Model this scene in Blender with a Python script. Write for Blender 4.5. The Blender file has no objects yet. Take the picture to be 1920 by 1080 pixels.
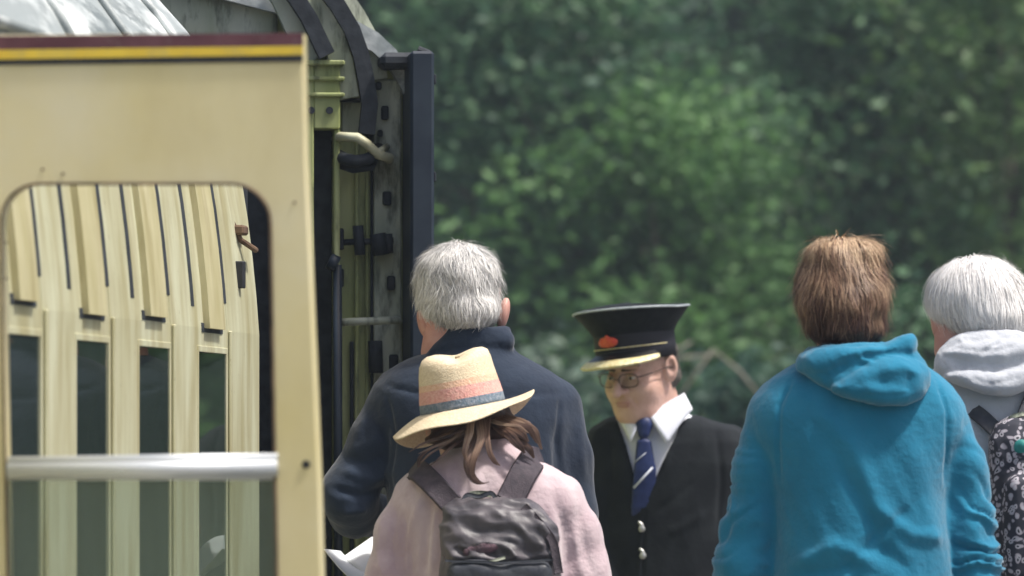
import bpy, math, random
import numpy as np
from mathutils import Matrix, Vector, Euler
R = math.radians
rng = np.random.default_rng(7)
random.seed(7)
SC = bpy.context.scene
COL = SC.collection

# ------------------------------------------------------------------ camera
F = 10667.0            # focal length in photo pixels (200 mm on a 36 mm sensor, 1920 px wide)
EYE, HOR = 1.37, 836.0 # eye height above the platform, horizon row
cam = bpy.data.cameras.new('camera')
cam.lens = 200; cam.sensor_width = 36
cam.shift_y = (HOR - 540) / 1920
cam.clip_start = 0.5; cam.clip_end = 400
cam.dof.use_dof = True; cam.dof.focus_distance = 11.6; cam.dof.aperture_fstop = 5.6
co = bpy.data.objects.new('camera', cam); COL.objects.link(co)
co.location = (0, 0, EYE); co.rotation_euler = (R(90), 0, 0)
SC.camera = co

# ------------------------------------------------------------------ sky, sun, exposure
SUN_EL, SUN_AZ = 64, 108      # azimuth clockwise from +Y
w = bpy.data.worlds.new('World'); SC.world = w; w.use_nodes = True
nt = w.node_tree
sky = nt.nodes.new('ShaderNodeTexSky'); sky.sky_type = 'NISHITA'; sky.sun_disc = False
sky.sun_elevation = R(SUN_EL); sky.sun_rotation = R(SUN_AZ); sky.air_density = 1.0; sky.dust_density = 5; sky.ozone_density = .6
nt.links.new(sky.outputs[0], nt.nodes['Background'].inputs[0])
nt.nodes['Background'].inputs[1].default_value = 0.12
sl = bpy.data.lights.new('sun', 'SUN'); sl.energy = 3.8; sl.angle = R(5); sl.color = (1, .96, .9)
so = bpy.data.objects.new('sun', sl); COL.objects.link(so)
sd = Vector((math.sin(R(SUN_AZ)) * math.cos(R(SUN_EL)), math.cos(R(SUN_AZ)) * math.cos(R(SUN_EL)), math.sin(R(SUN_EL))))
so.rotation_euler = (-sd).to_track_quat('-Z', 'Y').to_euler(); so.location = (0, 0, 20)
SC.view_settings.view_transform = 'Standard'; SC.view_settings.look = 'None'
SC.view_settings.exposure = 0.5; SC.view_settings.gamma = 1
SC.cycles.max_bounces = 8; SC.cycles.transparent_max_bounces = 12

# ------------------------------------------------------------------ helpers: materials
def mat(name, c, c2=None, rough=.7, nscale=20, bump=0, bscale=200, metal=0, sheen=0, spec=.4, stretch=(1, 1, 1), detail=4, lo=.35, hi=.65):
    m = bpy.data.materials.new(name); m.use_nodes = True
    t = m.node_tree; b = t.nodes['Principled BSDF']
    b.inputs['Base Color'].default_value = (*c, 1); b.inputs['Roughness'].default_value = rough
    b.inputs['Metallic'].default_value = metal; b.inputs['Specular IOR Level'].default_value = spec
    if sheen: b.inputs['Sheen Weight'].default_value = sheen; b.inputs['Sheen Roughness'].default_value = .5
    tc = t.nodes.new('ShaderNodeTexCoord'); mp = t.nodes.new('ShaderNodeMapping'); mp.inputs['Scale'].default_value = stretch
    t.links.new(tc.outputs['Object'], mp.inputs['Vector'])
    if c2 is not None:
        n = t.nodes.new('ShaderNodeTexNoise'); n.inputs['Scale'].default_value = nscale; n.inputs['Detail'].default_value = detail
        t.links.new(mp.outputs[0], n.inputs['Vector'])
        r = t.nodes.new('ShaderNodeValToRGB'); r.color_ramp.elements[0].position = lo; r.color_ramp.elements[1].position = hi
        r.color_ramp.elements[0].color = (*c, 1); r.color_ramp.elements[1].color = (*c2, 1)
        t.links.new(n.outputs[0], r.inputs[0]); t.links.new(r.outputs[0], b.inputs['Base Color'])
    if bump:
        n = t.nodes.new('ShaderNodeTexNoise'); n.inputs['Scale'].default_value = bscale; n.inputs['Detail'].default_value = 5
        t.links.new(mp.outputs[0], n.inputs['Vector'])
        bp = t.nodes.new('ShaderNodeBump'); bp.inputs['Strength'].default_value = bump; bp.inputs['Distance'].default_value = .004
        t.links.new(n.outputs[0], bp.inputs['Height']); t.links.new(bp.outputs[0], b.inputs['Normal'])
    return m

def grime(m, col, scale, lo, hi, amount=.5, stretch=(1, 1, 1), detail=8):
    """worn-in dirt: patches of another colour over whatever feeds the base colour"""
    t = m.node_tree; b = t.nodes['Principled BSDF']; src = b.inputs['Base Color'].links[0].from_socket
    tc = t.nodes.new('ShaderNodeTexCoord'); mp = t.nodes.new('ShaderNodeMapping'); mp.inputs['Scale'].default_value = stretch; mp.inputs['Location'].default_value = (3.1, 1.7, 5.3)
    n = t.nodes.new('ShaderNodeTexNoise'); n.inputs['Scale'].default_value = scale; n.inputs['Detail'].default_value = detail; n.inputs['Roughness'].default_value = .65
    mr = t.nodes.new('ShaderNodeMapRange'); mr.inputs[1].default_value = lo; mr.inputs[2].default_value = hi; mr.inputs[3].default_value = 0; mr.inputs[4].default_value = amount
    mx = t.nodes.new('ShaderNodeMix'); mx.data_type = 'RGBA'; mx.inputs[7].default_value = (*col, 1)
    t.links.new(tc.outputs['Object'], mp.inputs[0]); t.links.new(mp.outputs[0], n.inputs['Vector']); t.links.new(n.outputs[0], mr.inputs[0]); t.links.new(mr.outputs[0], mx.inputs[0])
    t.links.new(src, mx.inputs[6]); t.links.new(mx.outputs[2], b.inputs['Base Color'])

def leaf_mat(name, ca, cb, trans=.35):
    m = bpy.data.materials.new(name); m.use_nodes = True; t = m.node_tree
    out = t.nodes['Material Output']; b = t.nodes['Principled BSDF']; b.inputs['Roughness'].default_value = .55
    at = t.nodes.new('ShaderNodeAttribute'); at.attribute_name = 'tint'
    r = t.nodes.new('ShaderNodeValToRGB'); r.color_ramp.elements[0].color = (*ca, 1); r.color_ramp.elements[1].color = (*cb, 1)
    t.links.new(at.outputs['Fac'], r.inputs[0]); t.links.new(r.outputs[0], b.inputs['Base Color'])
    tr = t.nodes.new('ShaderNodeBsdfTranslucent'); t.links.new(r.outputs[0], tr.inputs[0])
    mx = t.nodes.new('ShaderNodeMixShader'); mx.inputs[0].default_value = trans
    t.links.new(b.outputs[0], mx.inputs[1]); t.links.new(tr.outputs[0], mx.inputs[2]); t.links.new(mx.outputs[0], out.inputs[0])
    return m

def hair_mat(name, cols, rough=.45):
    m = bpy.data.materials.new(name); m.use_nodes = True; t = m.node_tree
    b = t.nodes['Principled BSDF']; b.inputs['Roughness'].default_value = rough; b.inputs['Specular IOR Level'].default_value = .35
    at = t.nodes.new('ShaderNodeAttribute'); at.attribute_name = 'tint'
    r = t.nodes.new('ShaderNodeValToRGB'); e = r.color_ramp.elements
    e[0].color = (*cols[0], 1); e[1].color = (*cols[-1], 1)
    for i, c in enumerate(cols[1:-1]):
        q = e.new((i + 1) / (len(cols) - 1)); q.color = (*c, 1)
    t.links.new(at.outputs['Fac'], r.inputs[0]); t.links.new(r.outputs[0], b.inputs['Base Color'])
    return m

# ------------------------------------------------------------------ helpers: meshes
def mk(name, V, Fc, m, parent=None, smooth=True, tint=None, mats=None, midx=None):
    me = bpy.data.meshes.new(name)
    V = np.asarray(V, dtype=np.float32)
    if isinstance(Fc, np.ndarray):
        nf, k = Fc.shape
        me.vertices.add(len(V)); me.vertices.foreach_set('co', V.ravel())
        me.loops.add(nf * k); me.loops.foreach_set('vertex_index', Fc.astype(np.int32).ravel())
        me.polygons.add(nf); me.polygons.foreach_set('loop_start', np.arange(0, nf * k, k, dtype=np.int32))
        me.polygons.foreach_set('loop_total', np.full(nf, k, dtype=np.int32))
        me.update(calc_edges=True)
    else:
        me.from_pydata([tuple(map(float, v)) for v in V], [], [tuple(map(int, f)) for f in Fc])
    me.materials.append(m)
    for x in (mats or []): me.materials.append(x)
    if midx is not None: me.polygons.foreach_set('material_index', np.asarray(midx, dtype=np.int32))
    me.polygons.foreach_set('use_smooth', np.full(len(me.polygons), smooth))
    if tint is not None:
        a = me.attributes.new('tint', 'FLOAT', 'POINT'); a.data.foreach_set('value', np.asarray(tint, dtype=np.float32))
    me.validate(); me.update()
    o = bpy.data.objects.new(name, me); COL.objects.link(o)
    if parent is not None: o.parent = parent
    return o

def tag(o, label=None, cat=None, group=None, kind=None):
    if label: o['label'] = label
    if cat: o['category'] = cat
    if group: o['group'] = group
    if kind: o['kind'] = kind
    return o

def empty(name, loc=(0, 0, 0), rz=0, label=None, cat=None, group=None):
    o = bpy.data.objects.new(name, None); COL.objects.link(o); o.location = loc; o.rotation_euler = (0, 0, rz)
    o.empty_display_size = .1
    return tag(o, label, cat, group)

class MB:
    """collects boxes, tubes and sheets into one mesh"""
    def __init__(s): s.V = []; s.F = []
    def add(s, V, Fc):
        n = len(s.V); s.V += [tuple(v) for v in V]; s.F += [tuple(i + n for i in f) for f in Fc]
    def box(s, lo, hi, bev=.003, M=None):
        lo = Vector(lo); hi = Vector(hi); c = (lo + hi) / 2; h = (hi - lo) / 2
        b = min(bev, min(h) * .6)
        V = []; idx = {}
        for sx in (-1, 1):
            for sy in (-1, 1):
                for sz in (-1, 1):
                    for ax in range(3):
                        p = [h[0], h[1], h[2]]
                        for q in range(3):
                            if q != ax: p[q] -= b
                        idx[(sx, sy, sz, ax)] = len(V)
                        V.append(c + Vector((sx * p[0], sy * p[1], sz * p[2])))
        Fc = []
        for ax in range(3):
            u, v = [(1, 2), (2, 0), (0, 1)][ax]
            for sg in (-1, 1):
                f = []
                for (a, d) in ((-1, -1), (1, -1), (1, 1), (-1, 1)):
                    k = [0, 0, 0]; k[ax] = sg; k[u] = a; k[v] = d; f.append(idx[(*k, ax)])
                Fc.append(f if sg > 0 else f[::-1])
        for ax in range(3):          # edge bevels, edge runs along ax
            u, v = [(1, 2), (2, 0), (0, 1)][ax]
            for a in (-1, 1):
                for d in (-1, 1):
                    k0 = [0, 0, 0]; k0[u] = a; k0[v] = d; k1 = list(k0); k0[ax] = -1; k1[ax] = 1
                    f = [idx[(*k0, u)], idx[(*k1, u)], idx[(*k1, v)], idx[(*k0, v)]]
                    Fc.append(f if a * d < 0 else f[::-1])
        for sx in (-1, 1):
            for sy in (-1, 1):
                for sz in (-1, 1):
                    f = [idx[(sx, sy, sz, 0)], idx[(sx, sy, sz, 1)], idx[(sx, sy, sz, 2)]]
                    Fc.append(f if sx * sy * sz > 0 else f[::-1])
        if M is not None: V = [M @ v for v in V]
        s.add(V, Fc); return s
    def tube(s, pts, r, n=10, caps=True):
        pts = [Vector(p) for p in pts]; rr = r if isinstance(r, (list, tuple)) else [r] * len(pts)
        V = []; Fc = []; up = None
        for i, p in enumerate(pts):
            d = (pts[min(i + 1, len(pts) - 1)] - pts[max(i - 1, 0)]).normalized()
            if up is None: up = d.orthogonal().normalized()
            up = (up - d * up.dot(d)).normalized(); sd_ = d.cross(up)
            for k in range(n):
                a = 2 * math.pi * k / n; V.append(p + (up * math.cos(a) + sd_ * math.sin(a)) * rr[i])
        for i in range(len(pts) - 1):
            for k in range(n):
                Fc.append((i * n + k, i * n + (k + 1) % n, (i + 1) * n + (k + 1) % n, (i + 1) * n + k))
        if caps: Fc.append(tuple(range(n))[::-1]); Fc.append(tuple((len(pts) - 1) * n + k for k in range(n)))
        s.add(V, Fc); return s
    def prism(s, poly, y0, y1, M=None):
        """poly in x,z extruded along y"""
        n = len(poly); V = [Vector((x, y0, z)) for x, z in poly] + [Vector((x, y1, z)) for x, z in poly]
        if M is not None: V = [M @ v for v in V]
        s.add(V, [tuple(range(n)), tuple(range(2 * n - 1, n - 1, -1))] + [(i, i + n, (i + 1) % n + n, (i + 1) % n) for i in range(n)]); return s
    def build(s, name, m, parent=None, smooth=False):
        return mk(name, s.V, s.F, m, parent, smooth)

# ------------------------------------------------------------------ helpers: implicit surfaces
def smin(a, b, k):
    if k <= 0: return np.minimum(a, b)
    h = np.clip(.5 + .5 * (b - a) / k, 0, 1); return b + (a - b) * h - k * h * (1 - h)

def ell(c, r, rot=None, k=.01, op='u'):
    c = np.array(c, float); r = np.array(r, float)
    Rm = np.array(Euler([R(a) for a in rot]).to_matrix()) if rot is not None else None
    def f(P):
        Q = P - c
        if Rm is not None: Q = Q @ Rm
        k0 = np.sqrt(((Q / r) ** 2).sum(-1)) + 1e-9; k1 = np.sqrt(((Q / r ** 2) ** 2).sum(-1)) + 1e-9
        return k0 * (k0 - 1) / k1
    m = r.max() if rot is not None else r
    return (op, f, c - m, c + m, k)

def rc(a, b, ra, rb, k=.01, op='u', sq=(1, 1, 1)):
    a = np.array(a, float); b = np.array(b, float); ab = b - a; L = (ab * ab).sum() + 1e-12; sq = np.array(sq, float)
    def f(P):
        Q = P - a; t = np.clip((Q @ ab) / L, 0, 1)[..., None]
        D = (Q - t * ab) / sq
        return (np.sqrt((D * D).sum(-1)) - (ra + (rb - ra) * t[..., 0])) * sq.min()
    m = max(ra, rb) * sq.max()
    return (op, f, np.minimum(a, b) - m, np.maximum(a, b) + m, k)

def rbox(c, h, r=.01, rot=None, k=.01, op='u'):
    c = np.array(c, float); h = np.array(h, float)
    Rm = np.array(Euler([R(a) for a in rot]).to_matrix()) if rot is not None else None
    def f(P):
        Q = P - c
        if Rm is not None: Q = Q @ Rm
        q = np.abs(Q) - h + r
        return np.sqrt((np.maximum(q, 0) ** 2).sum(-1)) + np.minimum(q.max(-1), 0) - r
    m = np.full(3, np.linalg.norm(h)) if rot is not None else h
    return (op, f, c - m, c + m, k)

def loft(keys, k=.02, op='u', p=2.3):
    """keys: (z, cx, cy, rx, ry), any order"""
    K = np.array(sorted(keys), float)
    def f(P):
        z = P[..., 2]; it = lambda j: np.interp(z, K[:, 0], K[:, j])
        x = np.abs(P[..., 0] - it(1)); y = np.abs(P[..., 1] - it(2)); rx = it(3); ry = it(4)
        v = ((x / rx) ** p + (y / ry) ** p + 1e-12) ** (1 / p)
        gx = x / rx ** 2; gy = y / ry ** 2; g = np.sqrt(gx * gx + gy * gy) / np.maximum(v, .2) + 1e-9
        d = (v - 1) / np.minimum(g, 1 / np.minimum(rx, ry))
        dz = np.maximum(K[0, 0] - z, z - K[-1, 0])
        return np.maximum(d, dz)
    lo = np.array([(K[:, 1] - K[:, 3]).min(), (K[:, 2] - K[:, 4]).min(), K[0, 0]])
    hi = np.array([(K[:, 1] + K[:, 3]).max(), (K[:, 2] + K[:, 4]).max(), K[-1, 0]])
    return (op, f, lo, hi, k)

def polycut(poly, y0, y1, op='s', k=.004):
    """prism in xz used as a cutter"""
    Q = np.array(poly, float); n = len(Q)
    def f(P):
        x = P[..., 0]; z = P[..., 2]; d = np.full(x.shape, 1e9); ins = np.zeros(x.shape, bool)
        for i in range(n):
            a = Q[i]; b = Q[(i + 1) % n]; e = b - a; t = np.clip(((x - a[0]) * e[0] + (z - a[1]) * e[1]) / (e @ e), 0, 1)
            d = np.minimum(d, np.hypot(x - a[0] - t * e[0], z - a[1] - t * e[1]))
            c = ((a[1] > z) != (b[1] > z)) & (x < (b[0] - a[0]) * (z - a[1]) / (b[1] - a[1] + 1e-12) + a[0]); ins ^= c
        d = np.where(ins, -d, d); y = P[..., 1]
        return np.maximum(d, np.maximum(y0 - y, y - y1))
    return (op, f, np.array([Q[:, 0].min(), y0, Q[:, 1].min()]), np.array([Q[:, 0].max(), y1, Q[:, 1].max()]), k)

def pillow(fig, pts, yb, T, w, k=.006):
    """padded cloth panel with the given outline (photo points), lying on the back surface yb(x)"""
    Q = np.array([fig.xz(*p) for p in pts], float); n = len(Q)
    for _ in range(2):      # round the outline off
        Q = np.stack([.75 * Q + .25 * np.roll(Q, -1, 0), .25 * Q + .75 * np.roll(Q, -1, 0)], 1).reshape(-1, 2)
    n = len(Q)
    def f(P):
        x = P[..., 0]; z = P[..., 2]; d = np.full(x.shape, 1e9); ins = np.zeros(x.shape, bool)
        for i in range(n):
            a = Q[i]; b = Q[(i + 1) % n]; e = b - a; t = np.clip(((x - a[0]) * e[0] + (z - a[1]) * e[1]) / (e @ e + 1e-12), 0, 1)
            d = np.minimum(d, np.hypot(x - a[0] - t * e[0], z - a[1] - t * e[1]))
            ins ^= ((a[1] > z) != (b[1] > z)) & (x < (b[0] - a[0]) * (z - a[1]) / (b[1] - a[1] + 1e-12) + a[0])
        e = np.where(ins, d, -d); u = np.clip(e / w, 0, 1); t = T * np.sqrt(np.maximum(1 - (1 - u) ** 2, 0))
        return .7 * np.maximum(np.abs(P[..., 1] - yb(x, z)) - t, -e)
    return ('u', f, np.array([Q[:, 0].min(), -.2, Q[:, 1].min()]), np.array([Q[:, 0].max(), .02, Q[:, 1].max()]), k)

def evalp(prims, P):
    D = np.full(P.shape[:-1], 1.0)
    for op, f, lo, hi, k in prims:
        D = smin(D, f(P), k) if op == 'u' else -smin(-D, f(P), k) if op == 's' else np.maximum(D, f(P))
    return D

def surf(prims, h):
    us = [p for p in prims if p[0] == 'u']
    lo = np.min([p[2] for p in us], 0) - 3 * h; hi = np.max([p[3] for p in us], 0) + 3 * h
    n = np.ceil((hi - lo) / h).astype(int) + 1
    ax = [lo[i] + h * np.arange(n[i]) for i in range(3)]
    G = np.full(n, 1.0, dtype=np.float32)
    for op, f, l, u, k in prims:
        pad = k + 2.5 * h
        a = np.clip(np.floor((l - pad - lo) / h).astype(int), 0, n); b = np.clip(np.ceil((u + pad - lo) / h).astype(int) + 1, 0, n)
        if (b <= a).any(): continue
        P = np.stack(np.meshgrid(ax[0][a[0]:b[0]], ax[1][a[1]:b[1]], ax[2][a[2]:b[2]], indexing='ij'), -1)
        s = np.s_[a[0]:b[0], a[1]:b[1], a[2]:b[2]]; d = f(P)
        G[s] = smin(G[s], d, k) if op == 'u' else -smin(-G[s], d, k)
    G[[0, -1]] = 1; G[:, [0, -1]] = 1; G[:, :, [0, -1]] = 1
    S = G < 0; c = n - 1
    acc = np.zeros((*c, 3), np.float32); cnt = np.zeros(c, np.float32)
    for A in range(3):
        s0 = [slice(None)] * 3; s1 = [slice(None)] * 3; s0[A] = slice(0, -1); s1[A] = slice(1, None)
        g0 = G[tuple(s0)]; g1 = G[tuple(s1)]
        I = np.argwhere((g0 < 0) != (g1 < 0)); v0 = g0[tuple(I.T)]; v1 = g1[tuple(I.T)]
        pos = I.astype(np.float32); pos[:, A] += v0 / (v0 - v1)
        B, C = [q for q in range(3) if q != A]
        for db in (0, -1):
            for dc in (0, -1):
                J = I.copy(); J[:, B] += db; J[:, C] += dc
                ok = (J[:, B] >= 0) & (J[:, C] >= 0) & (J[:, B] < c[B]) & (J[:, C] < c[C])
                T = tuple(J[ok].T); np.add.at(acc, T, pos[ok]); np.add.at(cnt, T, 1)
    ids = np.full(c, -1, np.int64); M = cnt > 0; ids[M] = np.arange(M.sum())
    V = acc[M] / cnt[M][:, None] * h + lo
    Fs = []
    for A in range(3):
        s0 = [slice(None)] * 3; s1 = [slice(None)] * 3; s0[A] = slice(0, -1); s1[A] = slice(1, None)
        a0 = S[tuple(s0)]; a1 = S[tuple(s1)]; I = np.argwhere(a0 != a1)
        B, C = (A + 1) % 3, (A + 2) % 3; q = []
        for db, dc in ((-1, -1), (0, -1), (0, 0), (-1, 0)):
            J = I.copy(); J[:, B] += db; J[:, C] += dc; q.append(ids[tuple(J.T)])
        q = np.stack(q, 1); fl = a0[tuple(I.T)]; q[~fl] = q[~fl][:, ::-1]; Fs.append(q)
    return V, np.concatenate(Fs)

def vnormals(V, Q):
    a = V[Q[:, 2]] - V[Q[:, 0]]; b = V[Q[:, 3]] - V[Q[:, 1]]; fn = np.cross(a, b); N = np.zeros_like(V)
    for i in range(4): np.add.at(N, Q[:, i], fn)
    return N / (np.linalg.norm(N, axis=1, keepdims=True) + 1e-12)

def relax(V, Q, it=1, w_=.5):
    for _ in range(it):
        A = np.zeros_like(V); c = np.zeros(len(V))
        for i in range(4):
            for j in ((i + 1) % 4, (i + 3) % 4):
                np.add.at(A, Q[:, i], V[Q[:, j]]); np.add.at(c, Q[:, i], 1)
        V = V * (1 - w_) + w_ * A / c[:, None]
    return V

def vnoise(P, sc, seed=0):
    P = np.asarray(P, float) * sc + 1000.3 + seed * 17.1; I = np.floor(P).astype(np.int64); f = P - I; f = f * f * (3 - 2 * f)
    def hsh(x, y, z):
        v = (x * 73856093) ^ (y * 19349663) ^ (z * 83492791) ^ (seed * 2654435761); v = (v ^ (v >> 13)) * 1274126177
        return ((v ^ (v >> 16)) & 0xFFFFF) / 0xFFFFF * 2 - 1
    r = 0
    for dx in (0, 1):
        for dy in (0, 1):
            for dz in (0, 1):
                ww = (f[..., 0] if dx else 1 - f[..., 0]) * (f[..., 1] if dy else 1 - f[..., 1]) * (f[..., 2] if dz else 1 - f[..., 2])
                r = r + ww * hsh(I[..., 0] + dx, I[..., 1] + dy, I[..., 2] + dz)
    return r

def pline(X, Z, pts):
    d = np.full(X.shape, 1e9); tt = np.zeros(X.shape)
    n = len(pts) - 1
    for i in range(n):
        a = np.array(pts[i]); b = np.array(pts[i + 1]); e = b - a
        t = np.clip(((X - a[0]) * e[0] + (Z - a[1]) * e[1]) / (e @ e + 1e-12), 0, 1)
        q = np.hypot(X - a[0] - t * e[0], Z - a[1] - t * e[1]); m = q < d; d = np.where(m, q, d); tt = np.where(m, (i + t) / n, tt)
    return d, tt

class Fig:
    """a person's own frame: x right, y away from the platform's near end, z up; px() reads a place off the photograph at the person's distance"""
    def __init__(s, cx, k, label, cat='person'):
        s.cx = cx; s.k = k; s.y0 = F / k
        s.e = empty('person', ((cx - 960) / k, s.y0, 0), 0, label, cat)
    def p(s, px, py, y=0): return ((px - s.cx) / s.k, y, EYE + (HOR - py) / s.k)
    def xz(s, px, py): return ((px - s.cx) / s.k, EYE + (HOR - py) / s.k)
    def sil(s, rows, cy=0, **kw):
        return loft([(EYE + (HOR - y) / s.k, ((a + b) / 2 - s.cx) / s.k, cy if len(r) < 5 else r[4], (b - a) / 2 / s.k, r[3]) for r in rows for (y, a, b) in [r[:3]]], **kw)
    def arm(s, pts, k=.012):
        """pts: (px, py, radius px, y)"""
        return [rc(s.p(a[0], a[1], a[3]), s.p(b[0], b[1], b[3]), a[2] / s.k, b[2] / s.k, k=k if i == 0 else .02) for i, (a, b) in enumerate(zip(pts, pts[1:]))]

def cloth(fig, name, prims, m, h=.006, grooves=(), wr=.0015, wsc=18, stretch=(1, 1, .45), side=-1, parent=None, seed=1, diag=0, rel=1, sleeve=None, extra=None):
    V, Q = surf(prims, h); V = relax(V, Q, rel)
    N = vnormals(V, Q); off = np.zeros(len(V))
    Pn = V * np.array(stretch)
    if diag: Pn = Pn + np.stack([V[:, 2] * diag, 0 * V[:, 0], V[:, 0] * diag], 1)
    n1 = vnoise(Pn, wsc, seed); n2 = vnoise(Pn, wsc * 2.3, seed + 1)
    off += wr * (1 - np.abs(n1) * 2.2) + wr * .45 * (1 - np.abs(n2) * 2)
    wgt = np.clip(side * N[:, 1] * 2.0 + .2, 0, 1)
    for pts, width, amp in grooves:
        q = [fig.xz(*p) for p in pts]; d, t = pline(V[:, 0], V[:, 2], q)
        off += amp * np.exp(-(d / width) ** 2) * wgt * np.clip(np.minimum(t, 1 - t) * 5 + .25, 0, 1)
    if sleeve is not None: off += sleeve(V, N)
    V = V + N * off[:, None]
    if extra is not None: V = extra(V, N)
    return mk(name, V, Q, m, parent or fig.e)

def ribbons(curves, width, normals, tint, V0=None, taper=True):
    """curves (N,S,3), normals (N,S,3)"""
    N_, S_, _ = curves.shape
    T = np.gradient(curves, axis=1); W = np.cross(T, normals); W /= np.linalg.norm(W, axis=-1, keepdims=True) + 1e-9
    ww = width * (np.linspace(1, .25, S_)[None, :, None] if taper else 1)
    A = curves - W * ww / 2; B = curves + W * ww / 2
    V = np.stack([A, B], 2).reshape(-1, 3); base = (np.arange(N_) * S_ * 2)[:, None] + np.arange(S_ - 1)[None] * 2
    base = base.ravel(); Q = np.stack([base, base + 1, base + 3, base + 2], 1)
    return V, Q, np.repeat(tint.reshape(-1), 2)

def hair(fig, prims, crown, m, ztint=None, n=7000, length=.07, step=8, width=.0014, lift=.006, mess=.35, mask=None, tr=(0.2, .9), down=1.0, tipup=.0, parent=None, base_t=.15, part=None):
    V, Q = surf(prims, .005); V = relax(V, Q, 2); Nn = vnormals(V, Q)
    V = V + Nn * (vnoise(V, 60, 5) * .0022)[:, None]
    base_tint = base_t + .15 * vnoise(V, 80, 3)
    w_ = np.ones(len(V)) if mask is None else mask(V).astype(float)
    idx = rng.choice(len(V), n, p=w_ / w_.sum()); P = V[idx] + rng.normal(0, .003, (n, 3))
    cr = np.array(crown); cur = [P]; nor = [Nn[idx]]
    L = length * rng.uniform(.6, 1.15, n)[:, None]; jit = rng.normal(0, mess, (n, 3)); lv = np.clip(rng.exponential(.6, n), .2, 2.4)[:, None]
    for s_ in range(step - 1):
        P = cur[-1]; e = 2e-3
        g = np.stack([evalp(prims, P + np.eye(3)[i] * e) - evalp(prims, P - np.eye(3)[i] * e) for i in range(3)], -1); g /= np.linalg.norm(g, axis=1, keepdims=True) + 1e-9
        d0 = evalp(prims, P)[:, None]
        rad = P - cr; rad /= np.linalg.norm(rad, axis=1, keepdims=True) + 1e-9
        clump = np.stack([vnoise(P, 28, 11 + i) for i in range(3)], -1)
        D = rad * .9 + np.array([0, 0, -down]) + jit * .5 + clump * mess * 1.6
        D -= g * (D * g).sum(1, keepdims=True); D /= np.linalg.norm(D, axis=1, keepdims=True) + 1e-9
        f = (s_ + 1) / (step - 1)
        tgt = lift * lv * (.3 + f * (1 + tipup)) * (1 + .5 * vnoise(P, 45, 21)[:, None])
        cur.append(P + D * L / (step - 1) + g * np.clip(tgt - d0, -.004, .004)); nor.append(g)
    C = np.stack(cur, 1); Nr = np.stack(nor, 1)
    ti = np.clip(rng.uniform(tr[0], tr[1], n)[:, None] + np.linspace(-.1, .12, step)[None] + .3 * vnoise(C, 30, 9) + (0 if ztint is None else ztint(C[..., 2])), 0, 1)
    RV, RQ, RT = ribbons(C, width, Nr, ti)
    return mk('hair', np.concatenate([V, RV]), np.concatenate([Q, RQ + len(V)]), m, parent or fig.e, tint=np.concatenate([np.clip(base_tint, 0, 1), RT]))

def hand(wrist, d, nrm, sc=1.0):
    """palm, four unequal bent fingers and a thumb leaving the side of the palm"""
    d = Vector(d).normalized(); n_ = Vector(nrm); n_ = (n_ - d * n_.dot(d)).normalized(); s_ = d.cross(n_); w0 = Vector(wrist); P = []
    P.append(rc(w0, w0 + d * .05 * sc, .024 * sc, .03 * sc, k=.012)); P.append(rc(w0 + d * .045 * sc - s_ * .022 * sc, w0 + d * .055 * sc + s_ * .022 * sc, .015 * sc, .016 * sc, k=.012))
    for i, L in enumerate((.062, .072, .068, .054)):
        a = w0 + d * .078 * sc + s_ * (-.030 + .019 * i) * sc; b = a + (d * .9 + n_ * .35) * L * .5 * sc; c = b + (d * .45 + n_ * .85) * L * .5 * sc
        P += [rc(a, b, .0095 * sc, .0085 * sc, k=.004), rc(b, c, .0085 * sc, .007 * sc, k=.003)]
    a = w0 + d * .03 * sc - s_ * .026 * sc; b = a + (d * .6 - s_ * .7 + n_ * .35) * .035 * sc; c = b + (d * .8 - s_ * .1 + n_ * .5) * .03 * sc
    return P + [rc(a, b, .013 * sc, .011 * sc, k=.008), rc(b, c, .011 * sc, .008 * sc, k=.003)]

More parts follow.
